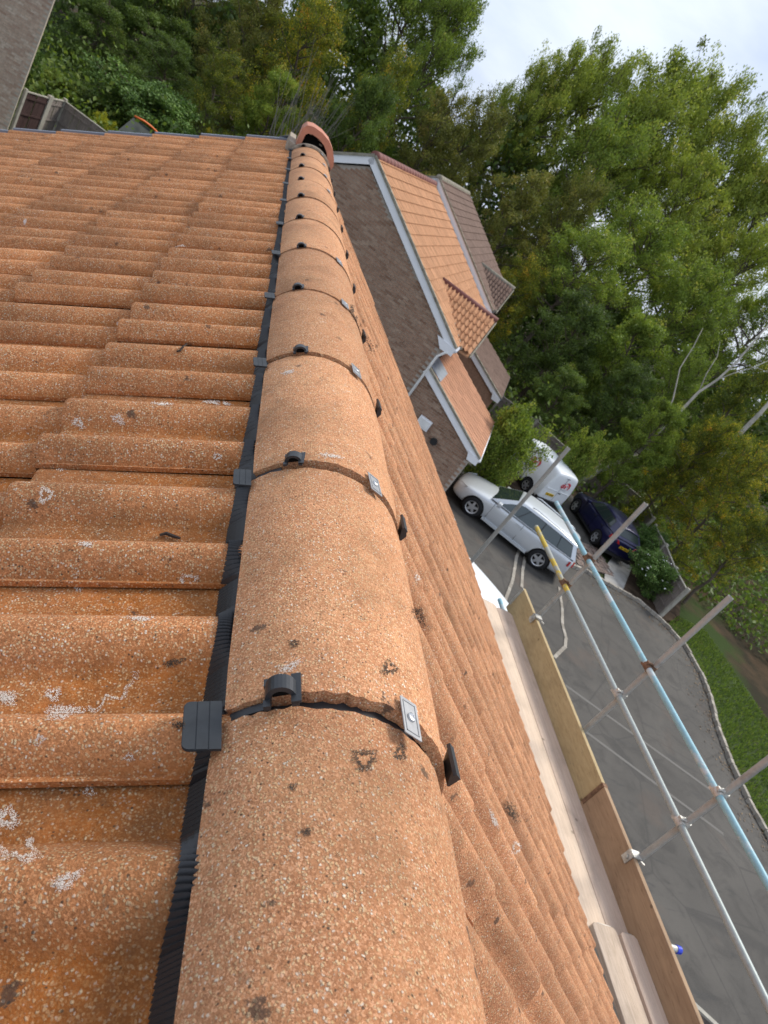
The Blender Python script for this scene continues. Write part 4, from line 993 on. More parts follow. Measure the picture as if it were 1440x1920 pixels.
# ------------------------------------------------------------------ vehicles
def subsurf(o, n=1):
    md = o.modifiers.new('s', 'SUBSURF'); md.levels = n; md.render_levels = n; return o
def loft(mb, secs):
    n = len(secs[0]); b = len(mb.v)
    for s in secs: mb.v += [tuple(p) for p in s]
    for i in range(len(secs) - 1):
        for k in range(n - 1): mb.f.append((b + i * n + k, b + i * n + k + 1, b + (i + 1) * n + k + 1, b + (i + 1) * n + k))
    mb.f.append(tuple(b + k for k in range(n))); mb.f.append(tuple(b + (len(secs) - 1) * n + k for k in reversed(range(n))))
def full(half): return half + [(x, -y, z) for x, y, z in reversed(half[1:-1])] + [half[0]]
def wheel(parent, x, y, r, wd, spokes=5):
    sg = 1 if y > 0 else -1
    mb = MB(); prof = [(r * .66, -wd / 2), (r * .93, -wd / 2), (r, -wd / 2 + .03), (r, wd / 2 - .03), (r * .93, wd / 2), (r * .66, wd / 2)]; n = 28; vs = []; fs = []
    for k in range(n):
        a = 2 * PI * k / n
        vs += [(p[0] * math.cos(a), p[1], p[0] * math.sin(a)) for p in prof]
    for k in range(n):
        for j in range(5): a0, b0 = k * 6 + j, ((k + 1) % n) * 6 + j; fs.append((a0, b0, b0 + 1, a0 + 1))
    mb.add(vs, fs); w_ = mb.build('wheel', M['rubber'], parent, Matrix.Translation((x, y, r)), True)
    rm = MB(); ysp = sg * (wd / 2 - .012)
    rr = r * .67
    for k in range(n):
        pass
    ringo = [(rr * math.cos(2 * PI * k / n), rr * math.sin(2 * PI * k / n)) for k in range(n)]; ringi = [(a * .86, b * .86) for a, b in ringo]
    vs = [(a, ysp, b) for a, b in ringo] + [(a, ysp - sg * .01, b) for a, b in ringi]; rm.add(vs, [(k, (k + 1) % n, n + (k + 1) % n, n + k) for k in range(n)])
    for s_ in range(spokes):
        a = 2 * PI * s_ / spokes + .3; c_, s2 = math.cos(a), math.sin(a); q = []
        for rad, hw in ((.05, .05), (rr * .9, .032)):
            q += [(c_ * rad - s2 * hw, ysp, s2 * rad + c_ * hw), (c_ * rad + s2 * hw, ysp, s2 * rad - c_ * hw)]
        q += [(a_, b_ - sg * .03, c2) for a_, b_, c2 in q]; rm.add(q, [(0, 1, 3, 2), (4, 6, 7, 5), (0, 2, 6, 4), (1, 5, 7, 3)])
    rm.tube([(0, ysp - sg * .03, 0), (0, ysp + sg * .005, 0)], .065, 12); rm.build('rim', M['alloy'], w_)
    MB().tube([(0, ysp - sg * .06, 0), (0, ysp - sg * .04, 0)], rr, 24).build('hub_recess', M['trim'], w_)
def arch(parent, x, y, r):
    sg = 1 if y > 0 else -1; mb = MB(); n = 20; R1 = r * 1.16; pts = [(R1 * math.cos(PI * k / n - 0), max(R1 * math.sin(PI * k / n), 0)) for k in range(n + 1)]
    mb.prism([(x + a, r + b) for a, b in pts] + [(x - R1, r * .55), (x + R1, r * .55)], 'y', y, y - sg * .25); mb.build('wheel_arch', M['dark'], parent)
def panel(parent, name, mat, quad, th=.01, n_out=None):
    mb = MB(); q = [Vector(a) for a in quad]; n = (q[1] - q[0]).cross(q[2] - q[0]).normalized()
    if n_out is not None and n.dot(Vector(n_out)) < 0: n = -n
    vs = [a + n * th for a in q] + [a - n * .01 for a in q]; k = len(q)
    mb.add(vs, [tuple(range(k)), tuple(reversed(range(k, 2 * k)))] + [(i, (i + 1) % k, (i + 1) % k + k, i + k) for i in range(k)]); return mb.build(name, mat, parent)
def car(name, label, loc, rz, paint, S, scale=1.):
    c = empty(name, loc, rz); c.scale = (scale,) * 3; tag(c, label, S['cat'])
    P_ = M[paint]; secs = []
    for x, hw, zb, zs, zt in S['body']:
        secs.append(full([(x, 0, zb), (x, hw * .84, zb), (x, hw * .97, zb + .10), (x, hw, zb + (zs - zb) * .5), (x, hw * .985, zs - .07), (x, hw * .93, zs), (x, hw * .55, zt), (x, 0, zt + .015)]))
    mb = MB(); loft(mb, secs); o = mb.build('body', P_, c, smooth=True); subsurf(o, 2)
    # greenhouse
    bt, rf = S['belt'], S['roof']      # lists of (x, halfwidth, z)
    vs = [(x, y, z) for x, y, z in bt] + [(x, y, z) for x, y, z in rf] + [(x, -y, z) for x, y, z in bt] + [(x, -y, z) for x, y, z in rf]; n = len(bt); fs = []
    for k in range(n - 1): fs += [(k, k + 1, n + k + 1, n + k), (2 * n + k, 3 * n + k, 3 * n + k + 1, 2 * n + k + 1)]
    fs += [(0, n, 3 * n, 2 * n), (n - 1, 3 * n - 1, 4 * n - 1, 2 * n - 1)]
    mb = MB().add(vs, fs); o = mb.build('cabin', P_, c); 
    rm_ = MB(); cx = []
    for x, y, z in rf: cx.append([(x, y + .012, z - .02), (x, y * .96, z + .025), (x, y * .6, z + .05), (x, 0, z + .06), (x, -y * .6, z + .05), (x, -y * .96, z + .025), (x, -y - .012, z - .02)])
    x0 = cx[0]; cx = [[(a + .07, b * .97, d - .035) for a, b, d in x0]] + cx; xe = cx[-1]; cx.append([(a - .09, b * .96, d - .045) for a, b, d in xe])
    m_ = 7
    for r in cx: rm_.v += r
    for i in range(len(cx) - 1):
        for k in range(m_ - 1): rm_.f.append((i * m_ + k, i * m_ + k + 1, (i + 1) * m_ + k + 1, (i + 1) * m_ + k))
    o = rm_.build('roof', P_, c, smooth=True); sol = o.modifiers.new('t', 'SOLIDIFY'); sol.thickness = .03; subsurf(o, 1)
    def side(t, h, sg):     # point on the glasshouse side
        i = min(int(t), n - 2); f_ = t - i
        a = Vector(bt[i]).lerp(Vector(bt[i + 1]), f_); b = Vector(rf[i]).lerp(Vector(rf[i + 1]), f_); p = a.lerp(b, h); return (p.x, sg * p.y, p.z)
    for sg in (1, -1):
        for t0, t1, h0, h1 in S['windows']:
            N = 5; top = [side(t0 + (t1 - t0) * k / N, h1, sg) for k in range(N + 1)]; bot = [side(t0 + (t1 - t0) * k / N, h0, sg) for k in range(N + 1)]
            mb = MB(); vs = [(a[0], a[1] + sg * .008, a[2]) for a in bot + top]; mb.add(vs, [(k, k + 1, N + 2 + k, N + 1 + k) for k in range(N)]); mb.build('side_window', M[S.get('sidegl', 'glass_side')], c)
    for sg in (1, -1):
        N = 12; w0, w1 = S['windows'][0][0] - .02, S['windows'][-1][1] + .02
        top = [side(w0 + (w1 - w0) * k / N, .865, sg) for k in range(N + 1)]; bot = [side(w0 + (w1 - w0) * k / N, .04, sg) for k in range(N + 1)]
        mb = MB(); mb.add([(a[0], a[1] + sg * .004, a[2]) for a in bot + top], [(k, k + 1, N + 2 + k, N + 1 + k) for k in range(N)]); mb.build('window_surround', M['trim'], c)
    def endq(i, h0, h1, inset):
        b, t = Vector(bt[i]), Vector(rf[i]); lo, hi = b.lerp(t, h0), b.lerp(t, h1)
        return [(lo.x, lo.y - inset, lo.z), (lo.x, -lo.y + inset, lo.z), (hi.x, -hi.y + inset, hi.z), (hi.x, hi.y - inset, hi.z)]
    panel(c, 'windscreen', M['glass'], endq(0, .03, .95, .06), .012, (1, 0, .5)); panel(c, 'rear_window', M['glass'], endq(-1, .22, .90, .10), .012, (-1, 0, .4))
    for x in S['wheels']:
        for sg in (1, -1): arch(c, x, sg * (S['hw'] + .001), S['wr']); wheel(c, x, sg * (S['hw'] - .075), S['wr'], .21)
    # lamps, plates, mirrors, handles, sills
    for sg in (1, -1):
        q = S['head']; panel(c, 'headlight', M['lens'], [(x, sg * y, z) for x, y, z in q], .02, (1, sg * .5, .4))
        q = S['tail']; panel(c, 'tail_light', M['redlight'], [(x, sg * y, z) for x, y, z in q], .02, (-1, sg * .6, 0))
        mx_, my, mz = S['mirror']; mb = MB().box(mx_ - .06, mx_ + .09, sg * my - .02 if sg > 0 else sg * my - .17, sg * my + .17 if sg > 0 else sg * my + .02, mz, mz + .14); o = mb.build('door_mirror', P_, c); bv = o.modifiers.new('b', 'BEVEL'); bv.width = .03; bv.segments = 3
        for hx in S['handles']: o = MB().box(hx - .09, hx + .09, sg * (S['hw'] - .03), sg * (S['hw'] + .015), S['hz'], S['hz'] + .035).build('door_handle', P_ if paint != 'navy' else M['trim'], c)
        for dx in S['doors']: MB().box(dx - .004, dx + .004, sg * (S['hw'] - .06), sg * (S['hw'] - .004), .30, S['hz'] + .10).build('door_gap', M['dark'], c)
        MB().box(S['wheels'][1] + .45, S['wheels'][0] - .45, sg * (S['hw'] - .10), sg * (S['hw'] - .005), .20, .27).build('sill', M['trim'] if paint == 'navy' else P_, c)
        if S.get('rails'): MB().tube([(rf[1][0] - .1, sg * rf[1][1] * .95, rf[1][2] + .05), (rf[1][0] - .25, sg * rf[1][1] * .96, rf[1][2] + .085), (rf[-1][0] + .35, sg * rf[-1][1] * .97, rf[-1][2] + .085), (rf[-1][0] + .2, sg * rf[-1][1] * .96, rf[-1][2] + .05)], .018, 8).build('roof_rail', P_, c, smooth=True)
    xr_ = S['body'][-1][0]; xf = S['body'][0][0]
    o = MB().box(xr_ - .015, xr_ + .03, -.26, .26, S['pz'], S['pz'] + .11).build('number_plate', M['plate'], c)
    for k in range(7):
        if k != 4: MB().box(xr_ - .019, xr_ - .014, -.22 + k * .065, -.19 + k * .065, S['pz'] + .02, S['pz'] + .09).build('plate_character', M['trim'], o)
    MB().box(xf - .02, xf + .015, -.5, .5, .30, .42).build('grille', M['trim'], c); MB().box(xf - .05, xf + .01, -.34, .34, .50, .60).build('grille', M['trim'], c)
    MB().box(xr_ - .01, xr_ + .1, -.78, .78, .24, .38).build('bumper_trim', M['trim'], c)
    return c
EST = dict(cat='car', hw=.90, wr=.33, wheels=(1.37, -1.31), hz=.80, pz=.62, rails=True,
    body=[(2.28, .62, .32, .56, .62), (2.18, .78, .24, .66, .72), (1.95, .86, .20, .75, .83), (1.5, .895, .18, .83, .93), (.95, .90, .18, .90, .99), (.2, .905, .17, .93, 1.0), (-.8, .905, .17, .96, 1.0), (-1.7, .90, .19, .99, 1.01), (-2.15, .87, .24, .99, 1.0), (-2.30, .80, .30, .93, .95)],
    belt=[(1.05, .80, .94), (.35, .87, .96), (-.55, .875, .97), (-1.45, .87, .99), (-2.24, .80, 1.0)], roof=[(.28, .60, 1.385), (-.05, .64, 1.43), (-.6, .65, 1.445), (-1.35, .64, 1.43), (-1.98, .60, 1.385)],
    windows=[(.42, 1.30, .06, .84), (1.34, 2.24, .06, .84), (2.28, 3.04, .06, .84), (3.08, 3.76, .08, .80)],
    head=[(2.20, .52, .56), (1.98, .80, .62), (1.88, .84, .76), (2.14, .58, .70)], tail=[(-2.31, .60, .72), (-2.10, .90, .74), (-2.10, .88, .92), (-2.29, .60, .90)], mirror=(.72, .88, .92), handles=(-.15, -1.1), doors=(.85, -.28, -1.15))
# front-left wheel (10.38, 19.02), rear-left wheel (12.73, 17.80)
wf, wr_ = Vector((10.38, 19.02, 0)), Vector((12.73, 17.80, 0)); hd = (wf - wr_).normalized(); leftn = Vector((-hd.y, hd.x, 0))
ctr = (wf + wr_) / 2 - leftn * .82 + hd * .10
car('silver_estate_car', 'silver estate car parked with its nose by the brick house', (ctr.x, ctr.y, GZ), math.atan2(hd.y, hd.x), 'silver', EST, .985)
SUV = dict(cat='car', hw=.89, wr=.34, wheels=(1.25, -1.25), hz=.88, pz=.72, sidegl='glass',
    body=[(2.08, .62, .36, .66, .72), (1.98, .78, .27, .76, .84), (1.7, .86, .22, .86, .95), (1.25, .885, .20, .93, 1.03), (.75, .89, .20, .98, 1.07), (0, .89, .19, 1.02, 1.08), (-.9, .89, .19, 1.05, 1.09), (-1.6, .885, .22, 1.08, 1.10), (-1.95, .87, .27, 1.06, 1.08), (-2.10, .80, .34, .98, 1.0)],
    belt=[(.95, .79, 1.02), (.25, .86, 1.05), (-.55, .865, 1.06), (-1.2, .86, 1.08), (-2.0, .76, 1.09)], roof=[(.18, .60, 1.49), (-.15, .63, 1.54), (-.6, .64, 1.55), (-1.1, .62, 1.53), (-1.60, .58, 1.47)],
    windows=[(.4, 1.5, .08, .84), (1.58, 2.5, .08, .84), (2.58, 3.3, .2, .8)],
    head=[(2.02, .48, .72), (1.80, .80, .78), (1.62, .84, .93), (1.92, .55, .86)], tail=[(-2.12, .38, .86), (-1.86, .90, .88), (-1.86, .87, 1.06), (-2.06, .50, 1.0)], mirror=(.62, .88, .98), handles=(-.25, -1.0), doors=(.75, -.35, -1.1))
wf, wr_ = Vector((17.25, 24.75, 0)), Vector((17.35, 22.55, 0)); hd = (wf - wr_).normalized(); leftn = Vector((-hd.y, hd.x, 0))
ctr = (wf + wr_) / 2 - leftn * .74
car('blue_car', 'dark navy hatchback parked by the fence with its yellow rear plate showing', (ctr.x, ctr.y, GZ), math.atan2(hd.y, hd.x), 'navy', SUV, .90)

def van(name, label, loc, rz, logo, scale=1.):
    c = empty(name, loc, rz); c.scale = (scale,) * 3; tag(c, label, 'van'); P_ = M['vanwhite']; secs = []
    for x, hb, ht, zb, zm, zt in [(2.2, .70, .60, .36, .62, .80), (2.08, .82, .74, .28, .72, .95), (1.6, .88, .82, .24, .86, 1.10), (1.25, .90, .80, .22, .98, 1.22), (.62, .90, .70, .22, 1.02, 1.76), (.35, .90, .72, .22, 1.04, 1.83), (-.6, .90, .75, .22, 1.06, 1.86), (-1.7, .90, .75, .22, 1.06, 1.85), (-2.10, .89, .73, .24, 1.05, 1.80), (-2.16, .87, .70, .28, 1.04, 1.74)]:
        secs.append(full([(x, 0, zb), (x, hb * .9, zb), (x, hb, zb + .12), (x, hb, zm - .15), (x, hb * .985, zm), (x, ht, zt - .10), (x, ht - .10, zt), (x, 0, zt + .03)]))
    mb = MB(); loft(mb, secs); o = mb.build('body', P_, c, smooth=True); subsurf(o, 2)
    for x in (1.32, -1.28):
        for sg in (1, -1): arch(c, x, sg * .905, .33); wheel(c, x, sg * .83, .32, .2)
    for sg in (1, -1):
        panel(c, 'side_window', M['glass'], [(1.12, sg * .885, 1.08), (.30, sg * .895, 1.10), (.34, sg * .78, 1.58), (.66, sg * .76, 1.56)], .012, (0, sg, .2))
        o = MB().box(.85, 1.02, sg * .92 - .09, sg * .92 + .09, 1.02, 1.24).build('door_mirror', M['trim'], c)
        for dx in (1.12, .25, -.75): MB().box(dx - .005, dx + .005, sg * .87, sg * .904, .32, 1.05).build('door_gap', M['dark'], c)
        MB().box(-2.0, .2, sg * .895, sg * .912, .97, .995).build('door_track', M['trim'], c) if not logo else MB().box(-.62, -.30, sg * .90, sg * .915, .92, .97).build('door_handle', M['trim'], c)
        panel(c, 'tail_light', M['redlight'], [(-2.165, sg * .74, .70), (-2.12, sg * .88, .70), (-2.12, sg * .86, 1.12), (-2.165, sg * .74, 1.12)], .012, (-1, sg * .4, 0)) if not logo else None
        panel(c, 'headlight', M['lens'], [(2.14, sg * .45, .68), (2.0, sg * .80, .72), (1.85, sg * .82, .92), (2.05, sg * .5, .86)], .02, (1, 0, .4))
    panel(c, 'windscreen', M['glass'], [(1.22, .70, 1.22), (1.22, -.70, 1.22), (.66, -.62, 1.74), (.66, .62, 1.74)], .02, (1, 0, .6))
    MB().box(-2.26, -2.0, -.88, .88, .22, .42).build('rear_bumper', M['trim'], c)
    MB().box(-2.17, -2.15, -.004, .004, .45, 1.70).build('door_gap', M['greyprint'], c)
    MB().box(-2.185, -2.15, -.20, -.06, .86, .90).build('door_handle', M['trim'], c)
    MB().box(-2.18, -2.15, -.75, .80, .94, .955).build('door_crease', M['vanwhite'], c)
    MB().box(-2.16, -2.10, -.12, .12, 1.63, 1.66).build('brake_light', M['greyprint'], c)
    o = MB().box(-2.185, -2.15, .10, .60, .62, .74).build('number_plate', M['plate'], c)
    for k in range(7):
        if k != 4: MB().box(-2.19, -2.184, .14 + k * .062, .17 + k * .062, .645, .715).build('plate_character', M['trim'], o)
    if logo:
        def emblem(place, s):
            for a0, a1, mt, nm in ((-40, 120, 'red', 'emblem_arc'), (125, 175, 'greyprint', 'emblem_arc')):
                mb = MB(); N = 12; vs = []
                for k in range(N + 1):
                    a = R_(a0 + (a1 - a0) * k / N); w2 = .045 * s * (math.sin(PI * (k + .6) / (N + 1.2)))
                    for rr in (.19 * s - w2, .19 * s + w2): vs.append(place(rr * math.cos(a) + .06 * s, rr * math.sin(a)))
                mb.add(vs, [(2 * k, 2 * k + 1, 2 * k + 3, 2 * k + 2) for k in range(N)]); mb.build(nm, M[mt], c)
            # three looped script letters
            for i, st in enumerate([[(0, 0), (.10, .03), (.10, .12), (.02, .13), (-.01, .04), (.04, -.03), (.12, -.02)], [(0, -.03), (.01, .2), (.03, .1), (.09, .11), (.09, -.03)], [(0, -.03), (.01, .1), (.07, .12), (.11, .10)]]):
                mb = MB(); q = [Vector(place(-.22 * s + i * .125 * s + a * s, -.06 * s + b * s)) for a, b in st]; mb.tube(q, .016 * s, 5); mb.build('lettering', M['red'], c)
            q = [Vector(place(a * s, -.16 * s)) for a in (-.10, 0, .1, .2)]; MB().tube(q, .008 * s, 4).build('lettering', M['greyprint'], c)
        # rear door (faces -x; reading direction is +x seen from behind = -y -> towards the right)
        def rear(u, v): z = 1.27 + v; return (-2.178 + max(0, z - 1.3) * .02, -.12 - u, z)
        def sidep(u, v):
            z = 1.30 + v; y = .892 - (z - 1.06) * .185 if z > 1.06 else .90
            return (-.78 - u, y + .012, z)
        emblem(rear, 1.05); emblem(lambda u, v: sidep(u, v), 1.15)
    return c
van('white_van', 'white panel van with red ring emblem, parked behind the silver car', (14.55, 25.25, GZ), R_(110), True, .90)
van('white_van', 'plain white van roof showing just below the end of the scaffold boards', (6.55, 12.55, GZ), R_(180 - 52), False, 1.02)

# ------------------------------------------------------------------ trees
def gen_tree(seed, H=12., Rc=4.0, base=.22, nl=26, nsub=6, leaves=22000, lsz=.17, crad=.55, droop=0., gap=0., trunk_r=.22, shape=1.):
    r = np.random.default_rng(seed); rs = random.Random(seed); mb = MB(); cl = []
    path = [Vector((0, 0, 0))]; 
    for i in range(1, 8): path.append(Vector((rs.gauss(0, .12) * i ** .5, rs.gauss(0, .12) * i ** .5, H * .92 * i / 7)))
    mb.tube(path, [trunk_r * (1 - .125 * i) + .01 for i in range(8)], 8, False)
    def tp_(t): f = t * 7; i = min(int(f), 6); return path[i].lerp(path[i + 1], f - i)
    for k in range(nl):
        t = base + (.96 - base) * ((k + .5) / nl) ** .9; a = k * 2.399 + rs.uniform(-.4, .4)
        env = math.sin(PI * min(1, max(.08, (t - base * .6) / (1.06 - base * .6))) ** (.75 * shape)) ** .7
        L = Rc * env * rs.uniform(.72, 1.12); p0 = tp_(t * .92); up = rs.uniform(.15, .75) * (1 if t < .8 else 1.6)
        d = Vector((math.cos(a), math.sin(a), up)).normalized(); pts = [p0]; p = p0.copy(); dd = d.copy()
        for j in range(5):
            dd = (dd + Vector((rs.gauss(0, .16), rs.gauss(0, .16), rs.gauss(0, .10) - droop * j * .09))).normalized(); p = p + dd * (L / 5); pts.append(p.copy())
        mb.tube(pts, [trunk_r * .33 * (1 - t * .5) * (1 - j / 6.) + .008 for j in range(6)], 5, False)
        for s_ in range(nsub):
            j = rs.uniform(1.0, 5); i = min(int(j), 4); q = pts[i].lerp(pts[i + 1], j - i)
            sd2 = (dd + Vector((rs.gauss(0, .8), rs.gauss(0, .8), rs.gauss(.15, .5)))).normalized(); SL = rs.uniform(.35, 1.25) * Rc / 4
            e = q + sd2 * SL + Vector((0, 0, -droop * .5)); m2 = q.lerp(e, .5) + Vector((0, 0, .08)); mb.tube([q, m2, e], [.02, .013, .005], 4, False)
            if rs.random() > gap: cl += [(e, 1.), (m2, .7)]
        if rs.random() > gap: cl.append((pts[-1], 1.))
    C = np.array([c[0] for c in cl]); W = np.array([c[1] for c in cl]); W = W * r.uniform(.3, 1.4, len(W)); W /= W.sum()
    cnt = r.multinomial(leaves, W); idx = np.repeat(np.arange(len(C)), cnt); n = len(idx)
    rad = crad * r.uniform(.6, 1.35, len(C)); off = r.normal(0, 1, (n, 3)); off /= np.linalg.norm(off, axis=1)[:, None] + 1e-6; off *= (r.uniform(0, 1, n) ** .45)[:, None]
    Pp = C[idx] + off * rad[idx][:, None] * np.array([1, 1, .72]); Pp[:, 2] -= droop * np.abs(r.normal(0, .35, n))
    u = r.normal(0, 1, (n, 3)); u[:, 2] -= .3; u /= np.linalg.norm(u, axis=1)[:, None]; v = np.cross(u, off + r.normal(0, .6, (n, 3))); v /= np.linalg.norm(v, axis=1)[:, None] + 1e-6
    s = lsz * r.uniform(.55, 1.25, n)[:, None]
    V = np.stack([Pp - u * s * .5, Pp + v * s * .27, Pp + u * s * .5, Pp - v * s * .27], 1).reshape(-1, 3)
    tint = np.clip(r.normal(.45, .17, len(C))[idx] + r.normal(0, .14, n), 0, 1)
    return (np_mesh('crown', V, np.arange(4 * n).reshape(-1, 4), None, tint), mb.mesh('trunk', M['bark']), H)
VAR = {
    'dome': gen_tree(31, 12, 4.4, .50, 34, 8, 30000, .15, .55, .02, .10, .22, .9),
    'dome2': gen_tree(32, 12, 4.5, .46, 32, 8, 26000, .15, .50, .0, .16, .22, .9),
    'big': gen_tree(11, 12, 4.2, .16, 34, 7, 42000, .19, .62),
    'big2': gen_tree(12, 12, 4.4, .14, 32, 7, 40000, .18, .62, .12),
    'airy': gen_tree(13, 12, 4.3, .30, 30, 8, 26000, .17, .55, .08, .10),
    'airy2': gen_tree(14, 12, 4.2, .26, 28, 7, 22000, .17, .5, .04, .18),
    'scrub': gen_tree(15, 12, 4.3, .08, 38, 7, 36000, .15, .58, .2, .04),
    'scrub2': gen_tree(16, 12, 4.2, .06, 36, 7, 34000, .15, .50, .0, .08),
    'cone': gen_tree(17, 12, 3.4, .06, 46, 6, 36000, .15, .46, .9, 0, .2, .55),
    'bush': gen_tree(18, 2.4, 1.25, .03, 40, 8, 26000, .085, .26, .05, 0, .03),
}
LM = {}
def leafmesh(var, mat):
    if (var, mat) not in LM:
        me = VAR[var][0].copy(); me.materials.append(M[mat]); LM[(var, mat)] = me
    return LM[(var, mat)]
def tree(label, px, py, depth, rpx, var, mat, name='tree', cat='tree', hfac=.60, group='trees in the wood behind the houses', zc=None, bark=None):
    c = atd(px, py, depth); H = VAR[var][2]; Rm = {'cone': 3.4, 'bush': 1.25}.get(var, 4.2)
    r_m = rpx * depth / FPX; height = max(1.2, c[2] + 1.15 * r_m - GZ); sx_ = r_m / Rm; sz_ = height / H
    t = empty(name, (c[0], c[1], GZ), rng.uniform(0, 2 * PI)); tag(t, label, cat, group)
    S_ = Matrix.Diagonal((sx_, sx_ * rng.uniform(.9, 1.1), sz_, 1))
    link('trunk' if name == 'tree' else 'stems', VAR[var][1] if bark is None else bark, t, None, S_); link('crown', leafmesh(var, mat), t, None, S_); return t
T = [
 ('rounded bright tree at the right lip of the sky gap', 1012, 172, 53, 70.5, 'dome', 'leaf_bright'),
 ('bushy green tree standing in front of the bleached trunk foot', 1235, 800, 30, 62, 'big', 'leaf_mid'),
 ('leafy yellow-green tree partly hiding the bleached limb', 1340, 815, 30, 55, 'airy', 'leaf_autumn'),
 ('airy tree whose crown fills the right edge below the sky', 1387, 293, 57, 94, 'dome', 'leaf_bright'),
 ('tree with thin top behind the right edge, below the open sky', 1450, 330, 55, 80, 'airy', 'leaf_bright'),
 ('light green tree just below the highest airy crown', 1200, 250, 54, 110, 'dome', 'leaf_bright'),
  ('tall dark evergreen beside the pale brick wall at top left', 175, 70, 40, 85, 'cone', 'leaf_dark'),
 ('dark rounded tree second from the top left corner', 270, 60, 43, 95, 'big', 'leaf_dark'),
 ('brownish thin tree behind the dark evergreens at upper left', 380, -10, 48, 105, 'scrub', 'leaf_olive'),
 ('dark green understorey tree above the garden hedge', 300, 150, 37, 80, 'scrub2', 'leaf_dark'),
 ('yellow-green shrubby tree right above the far end of the left roof slope', 415, 165, 36, 70, 'scrub', 'leaf_autumn'),
 ('olive tree left of the ridge vent', 480, 60, 42, 95, 'scrub2', 'leaf_olive'),
 ('deep green tree just left of the ridge vent top', 520, 190, 38, 60, 'big', 'leaf_mid'),
 ('leafy mid green tree with yellow patches above the ridge vent', 590, 90, 42, 95, 'scrub', 'leaf_autumn'),
 ('tall dark tree at the top edge left of the sky gap', 640, -60, 50, 120, 'big2', 'leaf_mid'),
 ('bushy dark green tree to the right of the ridge vent', 690, 210, 40, 70, 'big2', 'leaf_dark'),
 ('olive shrub tree over the neighbour gable apex', 740, 150, 41, 70, 'scrub', 'leaf_autumn'),
 ('tall tree at the top whose branches hang into the sky gap', 800, 0, 50, 115, 'dome', 'leaf_mid'),
 ('drooping leafy tree at the left edge of the sky', 850, 45, 48, 78, 'dome', 'leaf_mid'),
 ('olive brown tree above the maroon ridge of the neighbour house', 820, 240, 44, 85, 'scrub2', 'leaf_olive'),
 ('brown tinged tree below the sky gap', 900, 270, 46, 90, 'scrub', 'leaf_olive'),
 ('dull brown-green tree above the end of the brown roof', 970, 400, 43, 95, 'scrub2', 'leaf_olive'),
 ('tall bright tree with the first crown right of the sky gap', 1057, 152, 52, 79.9, 'dome2', 'leaf_bright'),
 ('tall green tree touching the sky right of centre', 1117, 158, 55, 89.3, 'dome', 'leaf_bright'),
 ('wide airy tree whose rounded crown stands highest against the sky', 1212, 203, 56, 117.5, 'dome2', 'leaf_bright'),
 ('airy tree with dark boughs against the sky near the right edge', 1317, 228, 57, 108.1, 'dome', 'leaf_bright'),
 ('leafy green tree under the airy crowns right of centre', 1130, 290, 50, 100, 'dome', 'leaf_mid'),
 ('thin tree letting the sky through at the right edge', 1425, 390, 56, 100, 'dome2', 'leaf_bright'),
 ('mid green tree in front of the airy skyline trees', 1270, 400, 52, 110, 'dome2', 'leaf_bright'),
 ('mixed green and brown tree in the middle of the wood', 1080, 390, 45, 80, 'scrub', 'leaf_olive'),
 ('yellow-green young tree beside the brown roof hip', 975, 530, 40, 60, 'scrub', 'leaf_autumn'),
 ('full green tree in the middle distance, right of the yellow-green one', 1080, 510, 42, 95, 'dome', 'leaf_mid'),
 ('large dark rounded tree above the end of the brown lean-to', 1060, 640, 37, 90, 'big2', 'leaf_dark'),
 ('dense tree with blue-green foliage behind the bleached trunk', 1180, 500, 46, 110, 'dome', 'leaf_mid'),
 ('leafy tree right of the dark rounded tree', 1170, 660, 38, 85, 'big', 'leaf_mid'),
 ('open tree with sky glinting through at far right', 1370, 510, 52, 105, 'dome2', 'leaf_bright'),
 ('green tree behind the bleached fork', 1290, 590, 46, 100, 'dome', 'leaf_mid'),
 ('sparse tree at the right edge beside the bleached limb', 1425, 610, 50, 90, 'dome2', 'leaf_mid'),
 ('low dark tree behind the grey fence and small round bush', 1170, 755, 36, 75, 'big2', 'leaf_dark'),
 ('mid green tree at the foot of the bleached trunk', 1290, 720, 37, 75, 'scrub', 'leaf_mid'),
 ('shrubby green tree under the bleached limb at the right edge', 1400, 740, 38, 80, 'scrub2', 'leaf_autumn'),
 ('autumn tree with yellow leaves overhanging the fence', 1335, 850, 31, 75, 'scrub', 'leaf_autumn'),
 ('bigger yellowing tree at the right edge above the lawn', 1400, 900, 29, 80, 'scrub', 'leaf_autumn'),
 ('small yellowing tree reaching lowest over the lawn', 1420, 1000, 28, 62, 'airy', 'leaf_autumn'),
 ('dark tree between the small round tree and the fence', 1050, 740, 34, 55, 'big', 'leaf_dark'),
]
for a in T: tree(*a)
tree('small rounded tree in front of the white van beside the lean-to', 950, 822, 24.5, 60, 'bush', 'leaf_mid', hfac=.62, group=None)
tree('oval leafy shrub between the white van and the fence', 1102, 852, 29, 38, 'bush', 'leaf_mid', group=None)
def bush(label, x, y, r, h, mat, z=GZ):
    t = empty('bush', (x, y, z), rng.uniform(0, 6)); tag(t, label, 'bush'); S_ = Matrix.Diagonal((r / 1.25, r / 1.25, h / 2.4, 1))
    link('stems', VAR['bush'][1], t, None, S_); link('crown', leafmesh('bush', mat), t, None, S_); return t
p = atz(1228, 1082, -6.75); lb_ = bush('round glossy bush with white flowers near the fence end', p[0], p[1], 1.05, 1.55, 'leaf_laurel')
fl = rng.normal(0, 1, (60, 3)); fl /= np.linalg.norm(fl, axis=1)[:, None]; fl[:, 2] = np.abs(fl[:, 2]); fl *= np.array([.95, .95, .72]); fl[:, 2] += .80
link('flowers', scatter_quads('flowers', fl.astype(float), .085, 'white', .8), lb_)['kind'] = 'stuff'
